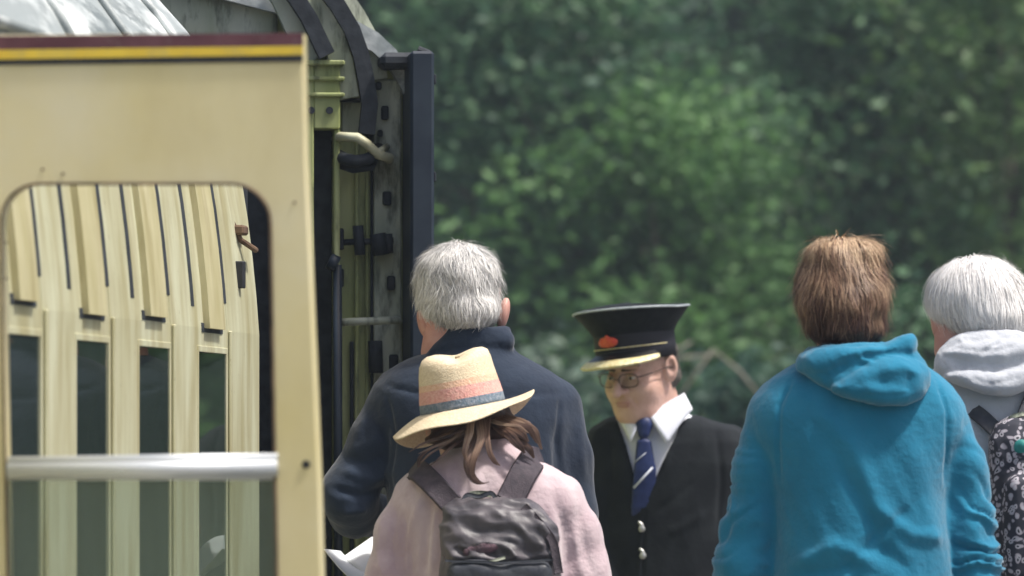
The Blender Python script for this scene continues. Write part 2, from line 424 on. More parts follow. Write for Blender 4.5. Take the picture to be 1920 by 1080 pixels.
def body(fig, head, neck, sh, el, wr, hm, m, stature=1.0, face=1, h=.008, headprims=None, xc=0):
    """one continuous body under the clothes; sh/el/wr = (left, right) points"""
    H = stature; pr = []
    if headprims is None:
        hx, hy, hz = head
        pr += [ell((hx, hy, hz + .012), (.069, .084, .076)), ell((hx, hy + face * .025, hz - .05), (.055, .06, .058), k=.03),
               rc((hx, hy + face * .092, hz), (hx, hy + face * .108, hz - .028), .008, .013, k=.01),
               ell((hx - .028, hy + face * .088, hz + .004), (.016, .014, .01), op='s', k=.008), ell((hx + .028, hy + face * .088, hz + .004), (.016, .014, .01), op='s', k=.008),
               ell((hx, hy + face * .086, hz - .056), (.022, .01, .007), k=.006),
               ell((hx - .076, hy, hz - .01), (.011, .02, .032), rot=(0, -12, 0), k=.006), ell((hx + .076, hy, hz - .01), (.011, .02, .032), rot=(0, 12, 0), k=.006)]
    zs = (sh[0][2] + sh[1][2]) / 2; hip = .52 * H
    pr += [rc(neck, (head[0], head[1] - face * .01, head[2] - .05), .056, .05, k=.02)]
    pr += [loft([(hip, xc, 0, .14, .095), (hip + .1, xc, 0, .15, .1), (hip + .28, xc, 0, .125, .085), (zs - .12, xc, 0, .14, .085), (zs - .02, xc, 0, .115, .06), (zs + .03, neck[0], neck[1], .06, .05)], k=.03)]
    for i in (0, 1):
        s = 1 if i else -1
        pr += [rc(sh[i], el[i], .026, .027, k=.03), rc(el[i], wr[i], .029, .022, k=.015)]
        d = Vector(wr[i]) - Vector(el[i]); pr += hand(wr[i], d, (-s * .9, 0, -.4), hm)
        pr += [rc((xc + s * .09, 0, hip + .02), (xc + s * .1, -.01 * face, .28 * H), .082, .055, k=.03), rc((xc + s * .1, -.01 * face, .28 * H), (xc + s * .1, -.02 * face, .07), .055, .036, k=.02),
               rc((xc + s * .1, -.03 * face, .05), (xc + s * .11, face * .12, .035), .035, .026, k=.02)]
    V, Q = surf(pr, h); V = relax(V, Q, 1)
    return mk('body', V, Q, m, fig.e)

def legs(fig, m, ms, stature=1.0, face=1, xc=0, wide=0.0, top=None):
    H = stature; hip = .52 * H; pr = [loft([(hip - .03, xc, 0, .15, .11), (hip + .1, xc, 0, .165 + wide, .125), (top or hip + .16, xc, 0, .16 + wide, .12)], k=.03)]
    for s in (-1, 1):
        pr += [rc((xc + s * .085, 0, hip + .02), (xc + s * .1, -.01 * face, .28 * H), .1, .075, k=.03), rc((xc + s * .1, -.01 * face, .28 * H), (xc + s * .1, -.02 * face, .09), .075, .062, k=.02)]
    cloth(fig, 'trousers', pr, m, h=.012, wr=.003, wsc=12)
    for s in (-1, 1):
        V, Q = surf([rc((xc + s * .1, -.04 * face, .045), (xc + s * .115, face * .13, .038), .045, .04, k=.02), rc((xc + s * .1, -.03 * face, .05), (xc + s * .1, -.025 * face, .1), .045, .045, k=.02),
                     rbox((xc + s * .107, face * .045, .014), (.044, .135, .013), .008, k=.006)], .008)
        V[:, 2] = np.maximum(V[:, 2], 0.001)
        mk('shoe', V, Q, ms, fig.e)
#==SETTING==
# ------------------------------------------------------------------ setting: ground, platform, track, bank
M_asph = mat('asphalt', (.09, .09, .088), (.14, .138, .13), rough=.9, nscale=30, bump=.5, bscale=120)
M_bal = mat('ballast', (.12, .105, .09), (.24, .21, .18), rough=.95, nscale=25, bump=1, bscale=40)
M_soil = mat('bank_soil', (.016, .028, .014), (.03, .05, .02), rough=1, nscale=1.5)
M_stone = mat('edge_stone', (.32, .31, .28), (.42, .4, .36), rough=.85, nscale=12, bump=.3, bscale=80)
M_white = mat('white_paint', (.75, .75, .72), (.62, .62, .58), rough=.6, nscale=20)
M_rail = mat('rail_steel', (.12, .07, .05), (.2, .13, .09), rough=.6, nscale=20, metal=.5)
M_wood = mat('sleeper_wood', (.05, .035, .025), (.09, .07, .05), rough=.9, nscale=12)

def terrain():
    xs = np.linspace(-90, 110, 81); ys = np.concatenate([np.linspace(-60, 24, 22), np.linspace(26, 75, 40), np.linspace(80, 220, 15)])
    X, Y = np.meshgrid(xs, ys, indexing='ij'); t = np.clip((Y - 34) / 30, 0, 1); Z = -1.0 + t * t * (3 - 2 * t) * 17 + vnoise(np.stack([X, Y, 0 * X], -1), .15, 2) * .5 * (t + .05)
    V = np.stack([X, Y, Z], -1).reshape(-1, 3); n = len(ys)
    I = (np.arange(len(xs) - 1)[:, None] * n + np.arange(n - 1)[None]).ravel(); Q = np.stack([I, I + n, I + n + 1, I + 1], 1)
    tag(mk('ground', V, Q, M_soil), kind='structure')
terrain()
AX = math.atan(.1209); LAT = 1.93          # the coach's long axis against the view, and its distance from the camera
CO = (-LAT * math.cos(AX), LAT * math.sin(AX), 0)
def frame_obj(o): o.location = CO; o.rotation_euler = (0, 0, -AX); return o
b = MB(); b.box((.06, -12, -1.02), (9, 26, 0), .01); tag(frame_obj(b.build('platform', M_asph)), kind='structure')
b = MB(); b.box((.05, -12, .001), (.42, 26, .006), .002); tag(frame_obj(b.build('platform_edge', M_stone)), kind='structure')
b = MB(); b.box((.45, -12, .001), (.53, 26, .005), .001); tag(frame_obj(b.build('platform_line', M_white)), kind='structure')
b = MB(); b.box((-4.2, -12, -1.02), (.0, 12.5, -.93), .01); tag(frame_obj(b.build('track_bed', M_bal)), kind='structure')

# ------------------------------------------------------------------ trees
M_bark = mat('bark', (.07, .06, .045), (.14, .12, .09), rough=.95, nscale=14, bump=.8, bscale=30)
M_twig = mat('dry_twig', (.2, .18, .15), (.3, .27, .23), rough=.9, nscale=14)
L_dark = leaf_mat('leaf_dark', (.020, .066, .046), (.085, .17, .10), .35)
L_mid = leaf_mat('leaf_mid', (.04, .105, .06), (.13, .25, .11), .35)
L_fresh = leaf_mat('leaf_fresh', (.055, .14, .045), (.15, .30, .09), .4)
L_grey = leaf_mat('leaf_grey', (.045, .09, .065), (.13, .19, .13), .35)
L_yel = leaf_mat('leaf_yellow', (.06, .13, .04), (.16, .26, .09), .4)

def leaves(cl, n, size, spread, seed):
    """cl: (m,4) clump centres with a tint; n leaves each"""
    g = np.random.default_rng(seed); m_ = len(cl); N_ = m_ * n
    C = np.repeat(cl[:, :3], n, 0) + g.normal(0, 1, (N_, 3)) * spread * np.array([1, 1, .6])
    T = np.clip(np.repeat(cl[:, 3], n) + g.normal(0, .14, N_), 0, 1)
    u = g.normal(0, 1, (N_, 3)); u[:, 2] *= .5; u /= np.linalg.norm(u, axis=1, keepdims=True)
    v = g.normal(0, 1, (N_, 3)); v -= u * (u * v).sum(1, keepdims=True); v /= np.linalg.norm(v, axis=1, keepdims=True)
    s = size * g.uniform(.6, 1.3, N_)[:, None]; w3 = np.cross(u, v)
    V = np.stack([C - u * s * .5, C + v * s * .28 + w3 * s * .06, C + u * s * .55, C - v * s * .28 + w3 * s * .06], 1).reshape(-1, 3)
    Q = np.arange(N_ * 4).reshape(-1, 4)
    return V, Q, np.repeat(T, 4)

def gz(x, y):
    t = min(max((y - 34) / 30, 0), 1); return -1.0 + t * t * (3 - 2 * t) * 17

def tree(name, x, y, h, rad, lm, label, cat, group=None, nclump=90, nleaf=110, size=.16, low=.25, seed=1, trunk=.12, lean=0, spread=.28):
    g = np.random.default_rng(seed); z0 = gz(x, y) - .1
    e = empty(name, (x, y, z0), 0, label, cat, group); hh = h - z0
    cl = []; tb = MB(); top = Vector((lean, 0, hh * .8))
    tb.tube([(0, 0, 0), (lean * .2, 0, hh * .25), (lean * .5, .05, hh * .5), top], [trunk, trunk * .8, trunk * .5, trunk * .15], 9)
    cz = hh * (low + 1) / 2; rz = hh * (1 - low) / 2
    for i in range(nclump):
        while True:
            p = g.uniform(-1, 1, 3); r_ = np.linalg.norm(p)
            if .45 < r_ < 1: break
        lump = 1 + .25 * math.sin(p[0] * 5 + seed) * math.cos(p[2] * 6 + seed * 2)
        c = Vector((lean + p[0] * rad * lump, p[1] * rad * .8, cz + p[2] * rz)); cl.append((*c, g.uniform(.15, .85)))
        if i % 4 == 0:
            t = min(max(c.z / hh * .7, .15), .75); a = Vector((lean * t, 0, hh * t)); tb.tube([a, (a + c) / 2 + Vector((0, 0, .1)), c], [trunk * .35, trunk * .2, .01], 5)
    V, Q, T = leaves(np.array(cl), nleaf, size, spread, seed)
    tb.build('trunk', M_bark, e, True); mk('crown', V, Q, lm, e, smooth=False, tint=T)
    return e

def wood():
    g = np.random.default_rng(3); cl = []
    for i in range(3300):
        x = g.uniform(-48, 44); z = g.uniform(-1, 13) ; y = 47 + g.uniform(0, 7) + 2.2 * math.sin(x * .5) + z * .3 + 1.2 * math.sin(z * 1.3 + x)
        lum = .5 + .35 * math.sin(x * 1.3 + 2 * math.sin(z)) * math.cos(z * 1.1 + x * .6)
        cl.append((x, y, z, np.clip(lum + g.normal(0, .12), 0, 1)))
    V, Q, T = leaves(np.array(cl), 90, .22, .5, 5)
    tag(mk('woodland', V, Q, L_dark, smooth=False, tint=T), 'dark wood filling the slope behind the nearer trees', 'woodland', kind='stuff')
wood()
def bx(px, k): return (px - 960) / k
def hz(py, k): return EYE + (HOR - py) / k
# (name, photo column, distance, top row, radius, material, label ...)
tree('tree', bx(880, 250), 42.6, 6.6, 1.5, L_grey, 'grey green tree just right of the dark open carriage door', 'tree', seed=11, nclump=120, size=.12, nleaf=170)
tree('tree', bx(1230, 290), 36.8, 3.7, .95, L_fresh, 'bright green leafy young tree above the peaked cap', 'tree', seed=12, nclump=46, nleaf=120, size=.10, low=.4, trunk=.06, spread=.24)
tree('tree', bx(1090, 280), 38.1, 5.2, 1.2, L_mid, 'mid green tree rising behind the bright young tree', 'tree', seed=13, nclump=110, size=.10, nleaf=180)
tree('tree', bx(1500, 230), 46.4, 7.2, 1.7, L_dark, 'tall dark tree above the brown haired head', 'tree', seed=14, nclump=150, size=.13, nleaf=180)
tree('tree', bx(1720, 270), 39.5, 5.6, 1.1, L_mid, 'mid green tree between the brown and the white haired heads', 'tree', seed=15, nclump=110, size=.10, nleaf=180)
tree('tree', bx(1900, 290), 36.8, 5.2, .6, L_yel, 'yellow green sapling at the right edge of the wood', 'tree', seed=16, nclump=36, nleaf=70, size=.13, trunk=.05, low=.5)
tree('bush', bx(1010, 330), 32.3, 2.05, .55, L_grey, 'pale greyish bush between the grey haired man and the peaked cap', 'bush', seed=17, nclump=36, nleaf=70, size=.1, low=.2, trunk=.04, spread=.14)
tree('bush', bx(1400, 320), 33.3, 2.0, .75, L_dark, 'dark low bush behind the uniformed man', 'bush', seed=18, nclump=80, nleaf=90, size=.12, low=.05, trunk=.05, spread=.18)
tree('bush', bx(1690, 320), 33.3, 2.35, .5, L_mid, 'small mid green bush beside the blue hood', 'bush', seed=19, nclump=50, nleaf=80, size=.11, low=.1, trunk=.04, spread=.16)
tree('bush', bx(1120, 320), 33.3, 1.75, .9, L_dark, 'dark undergrowth bush left of the uniformed man', 'bush', seed=20, nclump=80, nleaf=90, size=.12, low=.05, trunk=.04, spread=.18)
for i, (x, y, h_, r_) in enumerate(((8.5, 33, 6.5, 1.8), (12.5, 34, 7.5, 2.1), (17, 35, 6.8, 2.0), (21, 33, 7.2, 2.1))):
    tree('tree', x, y, h_, r_, L_fresh, ('first', 'second', 'third', 'farthest')[i] + ' tree right of the frame beside the platform, counted from the nearest', 'tree', 'trees beyond the right edge', seed=40 + i, nclump=150, nleaf=80, size=.25, spread=.4, low=.0)
# dry stems
e = empty('dead_branch', (bx(1345, 400), 26.6, gz(0, 26)), 0, 'thin pale dry stems arching behind the uniformed man', 'branch'); tb = MB()
z0 = -gz(0, 26)
for pts in (((-.34, .3, 0), (-.25, 0, z0 + 1.5), (-.02, 0, z0 + 1.82), (.1, 0, z0 + 1.72), (.28, 0, z0 + 1.5)), ((-.6, .1, 0), (-.55, .05, z0 + 1.35), (-.3, 0, z0 + 1.75), (-.12, 0, z0 + 1.86)), ((.4, .1, 0), (.3, .1, z0 + 1.45), (.22, 0, z0 + 1.62)), ((-.5, .1, 0), (-.4, .1, z0 + 1.6), (-.2, .1, z0 + 1.78), (.0, .1, z0 + 1.8))):
    tb.tube(pts, [.010] + [.008] * (len(pts) - 2) + [.004], 6)
tb.build('stem', M_twig, e, True)

#==COACH==
# ------------------------------------------------------------------ carriages
M_cream = mat('cream_paint', (.62, .54, .28), (.69, .62, .40), rough=.34, nscale=3.2, bump=.16, bscale=9, spec=.5, detail=8)
M_cream2 = mat('cream_side', (.38, .35, .20), (.54, .54, .38), rough=.42, nscale=14, bump=.06, bscale=60, stretch=(1, 1, .2))
M_hood = mat('ochre_hood', (.40, .36, .19), (.50, .46, .28), rough=.5, nscale=15, stretch=(1, 1, .3))
M_green = mat('weathered_cream', (.26, .30, .11), (.46, .48, .24), rough=.65, nscale=9, bump=.15, bscale=60, stretch=(1, 1, .25))
M_greyend = mat('pale_end_paint', (.34, .37, .26), (.54, .56, .46), rough=.65, nscale=11, bump=.3, bscale=40, stretch=(1, 1, .35))
M_roof = mat('roof_metal', (.30, .33, .33), (.62, .65, .64), rough=.45, nscale=9, bump=.3, bscale=60, stretch=(1, .35, 1), lo=.42, hi=.58)
M_marn = mat('maroon_paint', (.09, .028, .04), (.13, .05, .065), rough=.35, nscale=20)
M_yell = mat('yellow_line', (.75, .55, .06), (.68, .48, .05), rough=.4, nscale=20)
M_black = mat('black_line', (.012, .014, .018), (.03, .03, .035), rough=.5, nscale=20)
M_rub = mat('black_rubber_and_shade', (.012, .016, .022), (.03, .036, .045), rough=.7, nscale=30, bump=.3, bscale=60)
M_navy = mat('dark_blue_paint', (.010, .017, .03), (.02, .03, .045), rough=.45, nscale=12)
M_alu = mat('aluminium', (.66, .68, .70), (.52, .55, .58), rough=.45, nscale=60, metal=.45, stretch=(.1, 1, 1))
M_rust = mat('rust', (.07, .035, .02), (.16, .10, .06), rough=.8, nscale=30)
M_rim = mat('window_rim', (.05, .035, .022), (.16, .11, .07), rough=.7, nscale=25)
M_int = mat('interior', (.05, .04, .035), (.1, .08, .06), rough=.8, nscale=4)
grime(M_cream, (.34, .27, .14), 70, .66, .74, .5); grime(M_cream, (.50, .42, .22), 5, .45, .7, .45, (1, 1, .4)); grime(M_cream, (.66, .62, .47), 2.5, .48, .72, .7)
grime(M_cream2, (.30, .25, .13), 16, .5, .72, .6, (1, 1, .12)); grime(M_cream2, (.20, .17, .10), 60, .62, .7, .5)
grime(M_hood, (.25, .2, .09), 20, .5, .7, .6, (1, 1, .15)); grime(M_green, (.07, .08, .04), 22, .5, .66, .8, (1, 1, .2)); grime(M_greyend, (.07, .08, .06), 24, .5, .64, .85, (1, 1, .25))
grime(M_roof, (.10, .12, .12), 11, .5, .6, .7, (1, .25, 1)); grime(M_marn, (.2, .15, .15), 50, .55, .7, .4); grime(M_yell, (.45, .38, .15), 40, .5, .7, .5)
def glass(name, tint, mixv, ior=1.52):
    m = bpy.data.materials.new(name); m.use_nodes = True; t = m.node_tree; out = t.nodes['Material Output']
    g_ = t.nodes.new('ShaderNodeBsdfGlossy'); g_.inputs['Roughness'].default_value = .02
    tr = t.nodes.new('ShaderNodeBsdfTransparent'); tr.inputs[0].default_value = (*tint, 1)
    df = t.nodes.new('ShaderNodeBsdfDiffuse'); df.inputs[0].default_value = (.26, .38, .32, 1)
    fr = t.nodes.new('ShaderNodeFresnel'); fr.inputs[0].default_value = ior
    m1 = t.nodes.new('ShaderNodeMixShader'); m1.inputs[0].default_value = mixv; t.links.new(tr.outputs[0], m1.inputs[1]); t.links.new(df.outputs[0], m1.inputs[2])
    m2 = t.nodes.new('ShaderNodeMixShader'); t.links.new(fr.outputs[0], m2.inputs[0]); t.links.new(m1.outputs[0], m2.inputs[1]); t.links.new(g_.outputs[0], m2.inputs[2])
    t.links.new(m2.outputs[0], out.inputs[0]); return m
G_side = glass('window_glass', (.25, .3, .28), .10, 2.6)  # diffuse share paints a greenish reflection into the side panes
G_door = glass('drop_glass', (.80, .84, .82), .16)

def s_of(px): return LAT / math.tan(AX - math.atan((px - 960) / F))
def y_at(s, o=0): return s * math.cos(AX) + (LAT - o) * math.sin(AX)
PROF = [(-.9, -.02), (-.2, 0), (.3, 0), (1.6, 0), (1.68, -.006), (1.76, -.014), (1.84, -.024), (1.92, -.037), (2.0, -.053), (2.06, -.067)]       # z, o of the side
ROOF = [(2.06, -.067), (2.13, -.105), (2.22, -.17), (2.32, -.26), (2.42, -.42), (2.52, -.72), (2.58, -1.05), (2.6, -1.4), (2.58, -1.75), (2.52, -2.08), (2.42, -2.38), (2.32, -2.54), (2.22, -2.63), (2.06, -2.715)]
def o_at(z): return float(np.interp(z, [p[0] for p in PROF], [p[1] for p in PROF]))

car = empty('railway_carriage', CO, -AX, 'nearer cream railway carriage with its door swung open towards us', 'railway carriage')
HINGE = s_of(-150); SEND = s_of(486)
WIN = [(s_of(a), s_of(b_)) for a, b_ in ((10, 79), (140, 206), (258, 320), (370, 426))]
DOORWAY = (HINGE + .03, WIN[0][0] - .07)
WZ0, WZ1 = .72, 1.565
def sheet(mb, s0, s1, z0, z1, off=0, th=.03):
    """piece of body side following the profile, with thickness"""
    zs = sorted({z0, z1} | {z for z, _ in PROF if z0 < z < z1}); n = len(zs); V = []
    for s in (s0, s1):
        for t in (off, off - th):
            for z in zs: V.append((o_at(z) + t, s, z))
    idx = lambda si, ti, i: (si * 2 + ti) * n + i; Fc = []
    for i in range(n - 1):
        Fc += [(idx(0, 0, i), idx(1, 0, i), idx(1, 0, i + 1), idx(0, 0, i + 1)), (idx(0, 1, i + 1), idx(1, 1, i + 1), idx(1, 1, i), idx(0, 1, i)),
               (idx(0, 1, i), idx(0, 0, i), idx(0, 0, i + 1), idx(0, 1, i + 1)), (idx(1, 0, i), idx(1, 1, i), idx(1, 1, i + 1), idx(1, 0, i + 1))]
    Fc += [(idx(0, 0, 0), idx(0, 1, 0), idx(1, 1, 0), idx(1, 0, 0)), (idx(0, 0, n - 1), idx(1, 0, n - 1), idx(1, 1, n - 1), idx(0, 1, n - 1))]
    mb.add(V, Fc)
body_mb = MB(); S0 = HINGE - 8
edges = [DOORWAY[1]] + [v for w_ in WIN for v in w_] + [SEND]
sheet(body_mb, S0, DOORWAY[0], -.2, 2.06)
for i in range(0, len(edges), 2): sheet(body_mb, edges[i], edges[i + 1], .0, 2.06)
sheet(body_mb, edges[0], SEND, -.25, 0)
for a, b_ in WIN:
    sheet(body_mb, a, b_, 0, WZ0); sheet(body_mb, a, b_, WZ1, 1.625, -.0006); sheet(body_mb, a, b_, 1.625, 2.04, -.0006, .03); sheet(body_mb, a, b_, 2.04, 2.06)
body_mb.box((-2.8, S0, -.9), (-2.77, SEND, 2.06), .005); body_mb.box((-2.77, S0, .0), (-.03, SEND, .05), .005)
body_mb.build('body', M_cream2, car)
b = MB(); b.prism([(-2.77, 0), (-.03, 0), (-.03, 1.6), (-.09, 2.06), (-.2, 2.2), (-.5, 2.4), (-1.4, 2.55), (-2.3, 2.4), (-2.6, 2.2), (-2.77, 2.06)], SEND - .04, SEND - .005)
b.build('end_wall', M_rub, car)
b = MB(); b.box((-1.9, S0, .05), (-1.87, SEND - .05, 2.3), .004)
b.build('partition', M_int, car)
b = MB(); b.box((-2.5, S0, -.35), (-.25, SEND, -.26), .01); b.box((-2.3, HINGE - 3, -.9), (-.5, HINGE - .6, -.36), .05); b.box((-2.3, HINGE + .8, -.9), (-.5, HINGE + 2.6, -.36), .05); b.build('underframe', M_rub, car)
# roof, pulled slightly proud of the side, with cross seams
def roof(prof, s0, s1, m, parent, name='roof', seams=()):
    V = []; n = len(prof); P2 = [(o, z) for z, o in prof]
    rings = [(s0, 1), (s1, 1)]
    for s, _ in rings:
        for o, z in P2: V.append((o + .012 if o > -1.4 else o - .012, s, z + .012))
    for s, _ in rings:
        for o, z in P2: V.append((o, s, z - .03))
    Fc = []
    for i in range(n - 1):
        Fc += [(i, n + i, n + i + 1, i + 1)[::-1], (2 * n + i, 2 * n + i + 1, 3 * n + i + 1, 3 * n + i)[::-1], (i, i + 1, 2 * n + i + 1, 2 * n + i)[::-1], (n + i, 3 * n + i, 3 * n + i + 1, n + i + 1)[::-1]]
    Fc += [(0, 2 * n, 3 * n, n)[::-1], (n - 1, 2 * n - 1, 4 * n - 1, 3 * n - 1)[::-1]]
    mb = MB(); mb.add(V, Fc); return mb.build(name, m, parent)
rf = roof(ROOF, S0, SEND + .03, M_roof, car)
b = MB()
for i in range(14):
    s = HINGE - 6 + i * .68; b.tube([(o + .016 if o > -1.4 else o - .016, s, z + .016) for z, o in ROOF], .009, 6)
b.tube([(-.048, S0, 2.075), (-.048, SEND, 2.075)], .012, 6); b.build('roof_rib', M_roof, rf, True)
# ventilator hoods and glass
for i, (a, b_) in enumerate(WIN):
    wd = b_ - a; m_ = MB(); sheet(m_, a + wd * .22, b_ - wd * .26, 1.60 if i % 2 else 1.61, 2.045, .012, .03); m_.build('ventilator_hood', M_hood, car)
    gm = MB(); sheet(gm, a - wd * .16, a - wd * .06, 1.64, 2.045, .0008, .004); gm.build('shade_strip', M_rub, car); gm = MB(); sheet(gm, b_ - wd * .10, b_ + wd * .03, 1.655, 2.045, .0008, .004); gm.build('shade_strip', M_rub, car); gm = MB(); sheet(gm, a + wd * .14, b_ - wd * .16, 1.592 if i % 2 else 1.602, 1.61 if i % 2 else 1.62, .0008, .003); gm.build('shade_strip', M_rub, car)  # black strips paint in the shade beside and below each hood
    fm = MB(); r_ = .012
    for (s0, s1, z0, z1) in ((a, a + r_, WZ0, WZ1), (b_ - r_, b_, WZ0, WZ1), (a + r_, b_ - r_, WZ1 - r_, WZ1), (a + r_, b_ - r_, WZ0, WZ0 + r_)): fm.box((-.004, s0, z0), (.0015, s1, z1), .001)
    wf = fm.build('window', M_cream2, car); tw = math.tan(R(4.2)) * (wd - 2 * r_) if i > 1 else 0      # two panes turned on purpose so their reflections miss the figures
    g_ = MB(); g_.add([(-.001 - d - tw * q, y, z) for q, y in ((1, a + r_), (0, b_ - r_)) for z in (WZ0 + r_, WZ1 - r_) for d in (0, .003)], [(0, 4, 6, 2), (1, 3, 7, 5), (0, 2, 3, 1), (4, 5, 7, 6), (2, 6, 7, 3), (0, 1, 5, 4)])
    bd = MB(); bd.box((.0005, b_ + .008, .72), (.007, b_ + .028, 1.60), .002); bd.build('bead', M_cream2, car); g_.build('pane', G_side, wf)
# end pillar clutter and black bellows of the gangway
b = MB(); b.tube([(-.03, SEND - .17, 1.83), (-.012, SEND - .16, 1.79), (.006, SEND - .12, 1.775), (.006, SEND - .08, 1.772)], .006, 8); b.box((-.03, SEND - .18, 1.80), (-.002, SEND - .12, 1.82), .004); b.build('bracket', M_rust, car)
b = MB(); b.box((-.018, SEND - .22, 1.69), (.004, SEND - .19, 1.745), .002); b.build('door_lock', M_black, car)
b = MB()
for i in range(7):
    s = SEND + .04 + i * .055; b.box((-1.95, s, .0), (-.09 - .02 * (i % 2), s + .03, 2.1), .01)
b.build('gangway_bellows', M_rub, car)

# the open door, hinged on the near side of its doorway
def dpt(px, py):
    """door-plane point (o, z) under a place of the photograph"""
    t = (px - 960) / F; s = HINGE; ca, sa = math.cos(AX), math.sin(AX)
    o = LAT + (s * (t * ca - sa)) / (ca + t * sa) ; Y = s * ca - (o - LAT) * sa
    return (o, EYE + (HOR - py) / F * Y)
door_mb = MB()
outer = [dpt(-158, 66), dpt(567, 62), dpt(572, 300), dpt(583, 560), dpt(597, 900), dpt(602, 1080), (dpt(604, 1200)[0], .62), (dpt(604, 1400)[0], .02), (dpt(-158, 700)[0], .02)]
def rrect(px0, px1, y0, y1, lean, r, n=8, r2=None):
    """window outline as photo points, clockwise from the top left, leaning like the door"""
    pts = []; sh = lambda y: (y - 400) * lean
    for cx, cy, a0 in ((px0 + r, y0 + r, 180), (px1 - r, y0 + r, 270)):
        for i in range(n + 1):
            a = R(a0 + 90 * i / n); x = cx + r * math.cos(a); y = cy + r * math.sin(a); pts.append((x + sh(y), y))
    rr = 30
    for cx, cy, a0 in ((px1 - rr, y1 - rr, 0), (px0 + rr, y1 - rr, 90)):
        for i in range(n + 1):
            a = R(a0 + 90 * i / n); x = cx + rr * math.cos(a); y = cy + rr * math.sin(a); pts.append((x + sh(y), y))
    return pts
win = [dpt(*p) for p in rrect(2, 507, 345, 1330, .018, 72)]
def plate_with_hole(outer, inner, y0, y1):
    """flat plate between two loops, matched by angle round the hole's centre"""
    import bmesh
    bm = bmesh.new()
    def loop(P, y): vs = [bm.verts.new((x, y, z)) for x, z in P]; return vs, [bm.edges.new((vs[i], vs[(i + 1) % len(vs)])) for i in range(len(vs))]
    o1, e1 = loop(outer, y0); i1, e2 = loop(inner, y0)
    bmesh.ops.triangle_fill(bm, edges=e1 + e2, use_beauty=True, use_dissolve=False)
    r_ = bmesh.ops.extrude_face_region(bm, geom=bm.faces[:]); bmesh.ops.translate(bm, verts=[v for v in r_['geom'] if isinstance(v, bmesh.types.BMVert)], vec=(0, y1 - y0, 0))
    bmesh.ops.recalc_face_normals(bm, faces=bm.faces[:])
    me = bpy.data.meshes.new('door'); bm.to_mesh(me); bm.free(); return me
me = plate_with_hole(outer, win, HINGE, HINGE + .042); me.materials.append(M_cream)
door = bpy.data.objects.new('door', me); COL.objects.link(door); door.parent = car
door['label'] = 'cream open door with maroon, yellow and black lining along its top'
bv = door.modifiers.new('bevel', 'BEVEL'); bv.width = .003; bv.segments = 2; bv.limit_method = 'ANGLE'; bv.angle_limit = R(50)
def band(rows, m, name, proud):
    mb = MB(); (a0, a1), (b0, b1) = rows; P = [dpt(-158, a0 + 2), dpt(568, a1), dpt(568, b1), dpt(-158, b0 + 2)]
    mb.prism([P[3], P[2], P[1], P[0]], HINGE - proud, HINGE + .001); mb.build(name, m, door)
band(((67, 61.5), (94, 86)), M_marn, 'maroon_band', .003); band(((94, 86), (112, 103)), M_yell, 'yellow_line', .0035); band(((112, 103), (122, 116)), M_black, 'black_line', .003)
b = MB(); n = len(win); P = [(x, HINGE - .002, z) for x, z in win]; b.tube(P + [P[0], P[1]], .0021, 6, False); b.build('window_rubber', M_rim, door, True)
# moulding lip inside the window opening
b = MB(); rail = [dpt(16, 857), dpt(521, 850), dpt(523, 893), dpt(18, 900)]
zc = (rail[0][1] + rail[3][1]) / 2; hh = (rail[0][1] - rail[3][1]) / 2
b.tube([(rail[0][0], HINGE - .002, rail[0][1] - .006), (rail[1][0], HINGE - .002, rail[1][1] - .006)], .0065, 10)
b.tube([(rail[0][0], HINGE - .004, zc - .004), (rail[1][0], HINGE - .004, (rail[1][1] + rail[2][1]) / 2 - .004)], .0135, 14)
b.box((rail[0][0], HINGE + .004, zc - hh), (rail[1][0], HINGE + .02, zc + hh), .002); b.build('window_rail', M_alu, door, True)
b = MB(); q0 = dpt(12, 1335); q1 = dpt(530, 1335); b.box((q0[0], HINGE + .014, q0[1]), (q1[0], HINGE + .018, rail[3][1] + .004), .001); b.build('drop_glass', G_door, door)
lk = dpt(574, 871)
b = MB(); b.tube([(lk[0], HINGE + .002, lk[1]), (lk[0], HINGE - .0025, lk[1])], .0062, 14); b.build('key_hole', M_black, door)
b = MB()
for px, py in ((118, 326), (12, 455), (12, 522), (80, 318), (552, 380), (20, 640)):
    q = dpt(px, py)
    if not (20 < px < 500 and py > 345): b = MB(); b.tube([(q[0], HINGE + .001, q[1]), (q[0], HINGE - .002, q[1])], .0022, 8); b.build('screw', M_rust, door)

# second carriage, its end turned towards us on the curve
K2 = 850.0; Y2 = F / K2
A2 = R(5.5)
car2 = empty('railway_carriage', ((755 - 960) / K2, Y2, 0), A2, 'farther weathered railway carriage whose end with hoses and rails faces us', 'railway carriage')
def c2(px, py, y=0): return ((px - 755) / K2, y, EYE + (HOR - py) / K2)
R2 = [(2.17, -.0), (2.225, -.03), (2.262, -.07), (2.30, -.14), (2.34, -.26), (2.40, -.5), (2.46, -.85), (2.5, -1.35), (2.46, -1.85), (2.4, -2.2), (2.34, -2.44), (2.26, -2.63), (2.17, -2.7)]
prof2 = [(-2.7, -.3), (0, -.3)] + [(o, z) for z, o in R2]
b = MB(); b.prism([(x, z) for x, z in prof2], .0, 15); b.build('body', M_green, car2)
roof([(z + .004, o) for z, o in R2], -.05, 15, M_roof, car2)
for a in (.3, 12): b = MB(); b.box((-2.4, a, -.9), (-.3, a + 2.3, -.31), .05); b.build('bogie', M_rub, car2)
E = -.0025
def endbox(name, m, items, parent=car2):
    mb = MB()
    for (x0, y0, x1, y1, d0, d1) in items:
        a = c2(x0, y1); c = c2(x1, y0); mb.box((a[0], -d1, a[2]), (c[0], -d0, c[2]), .003)
    return mb.build(name, m, parent)
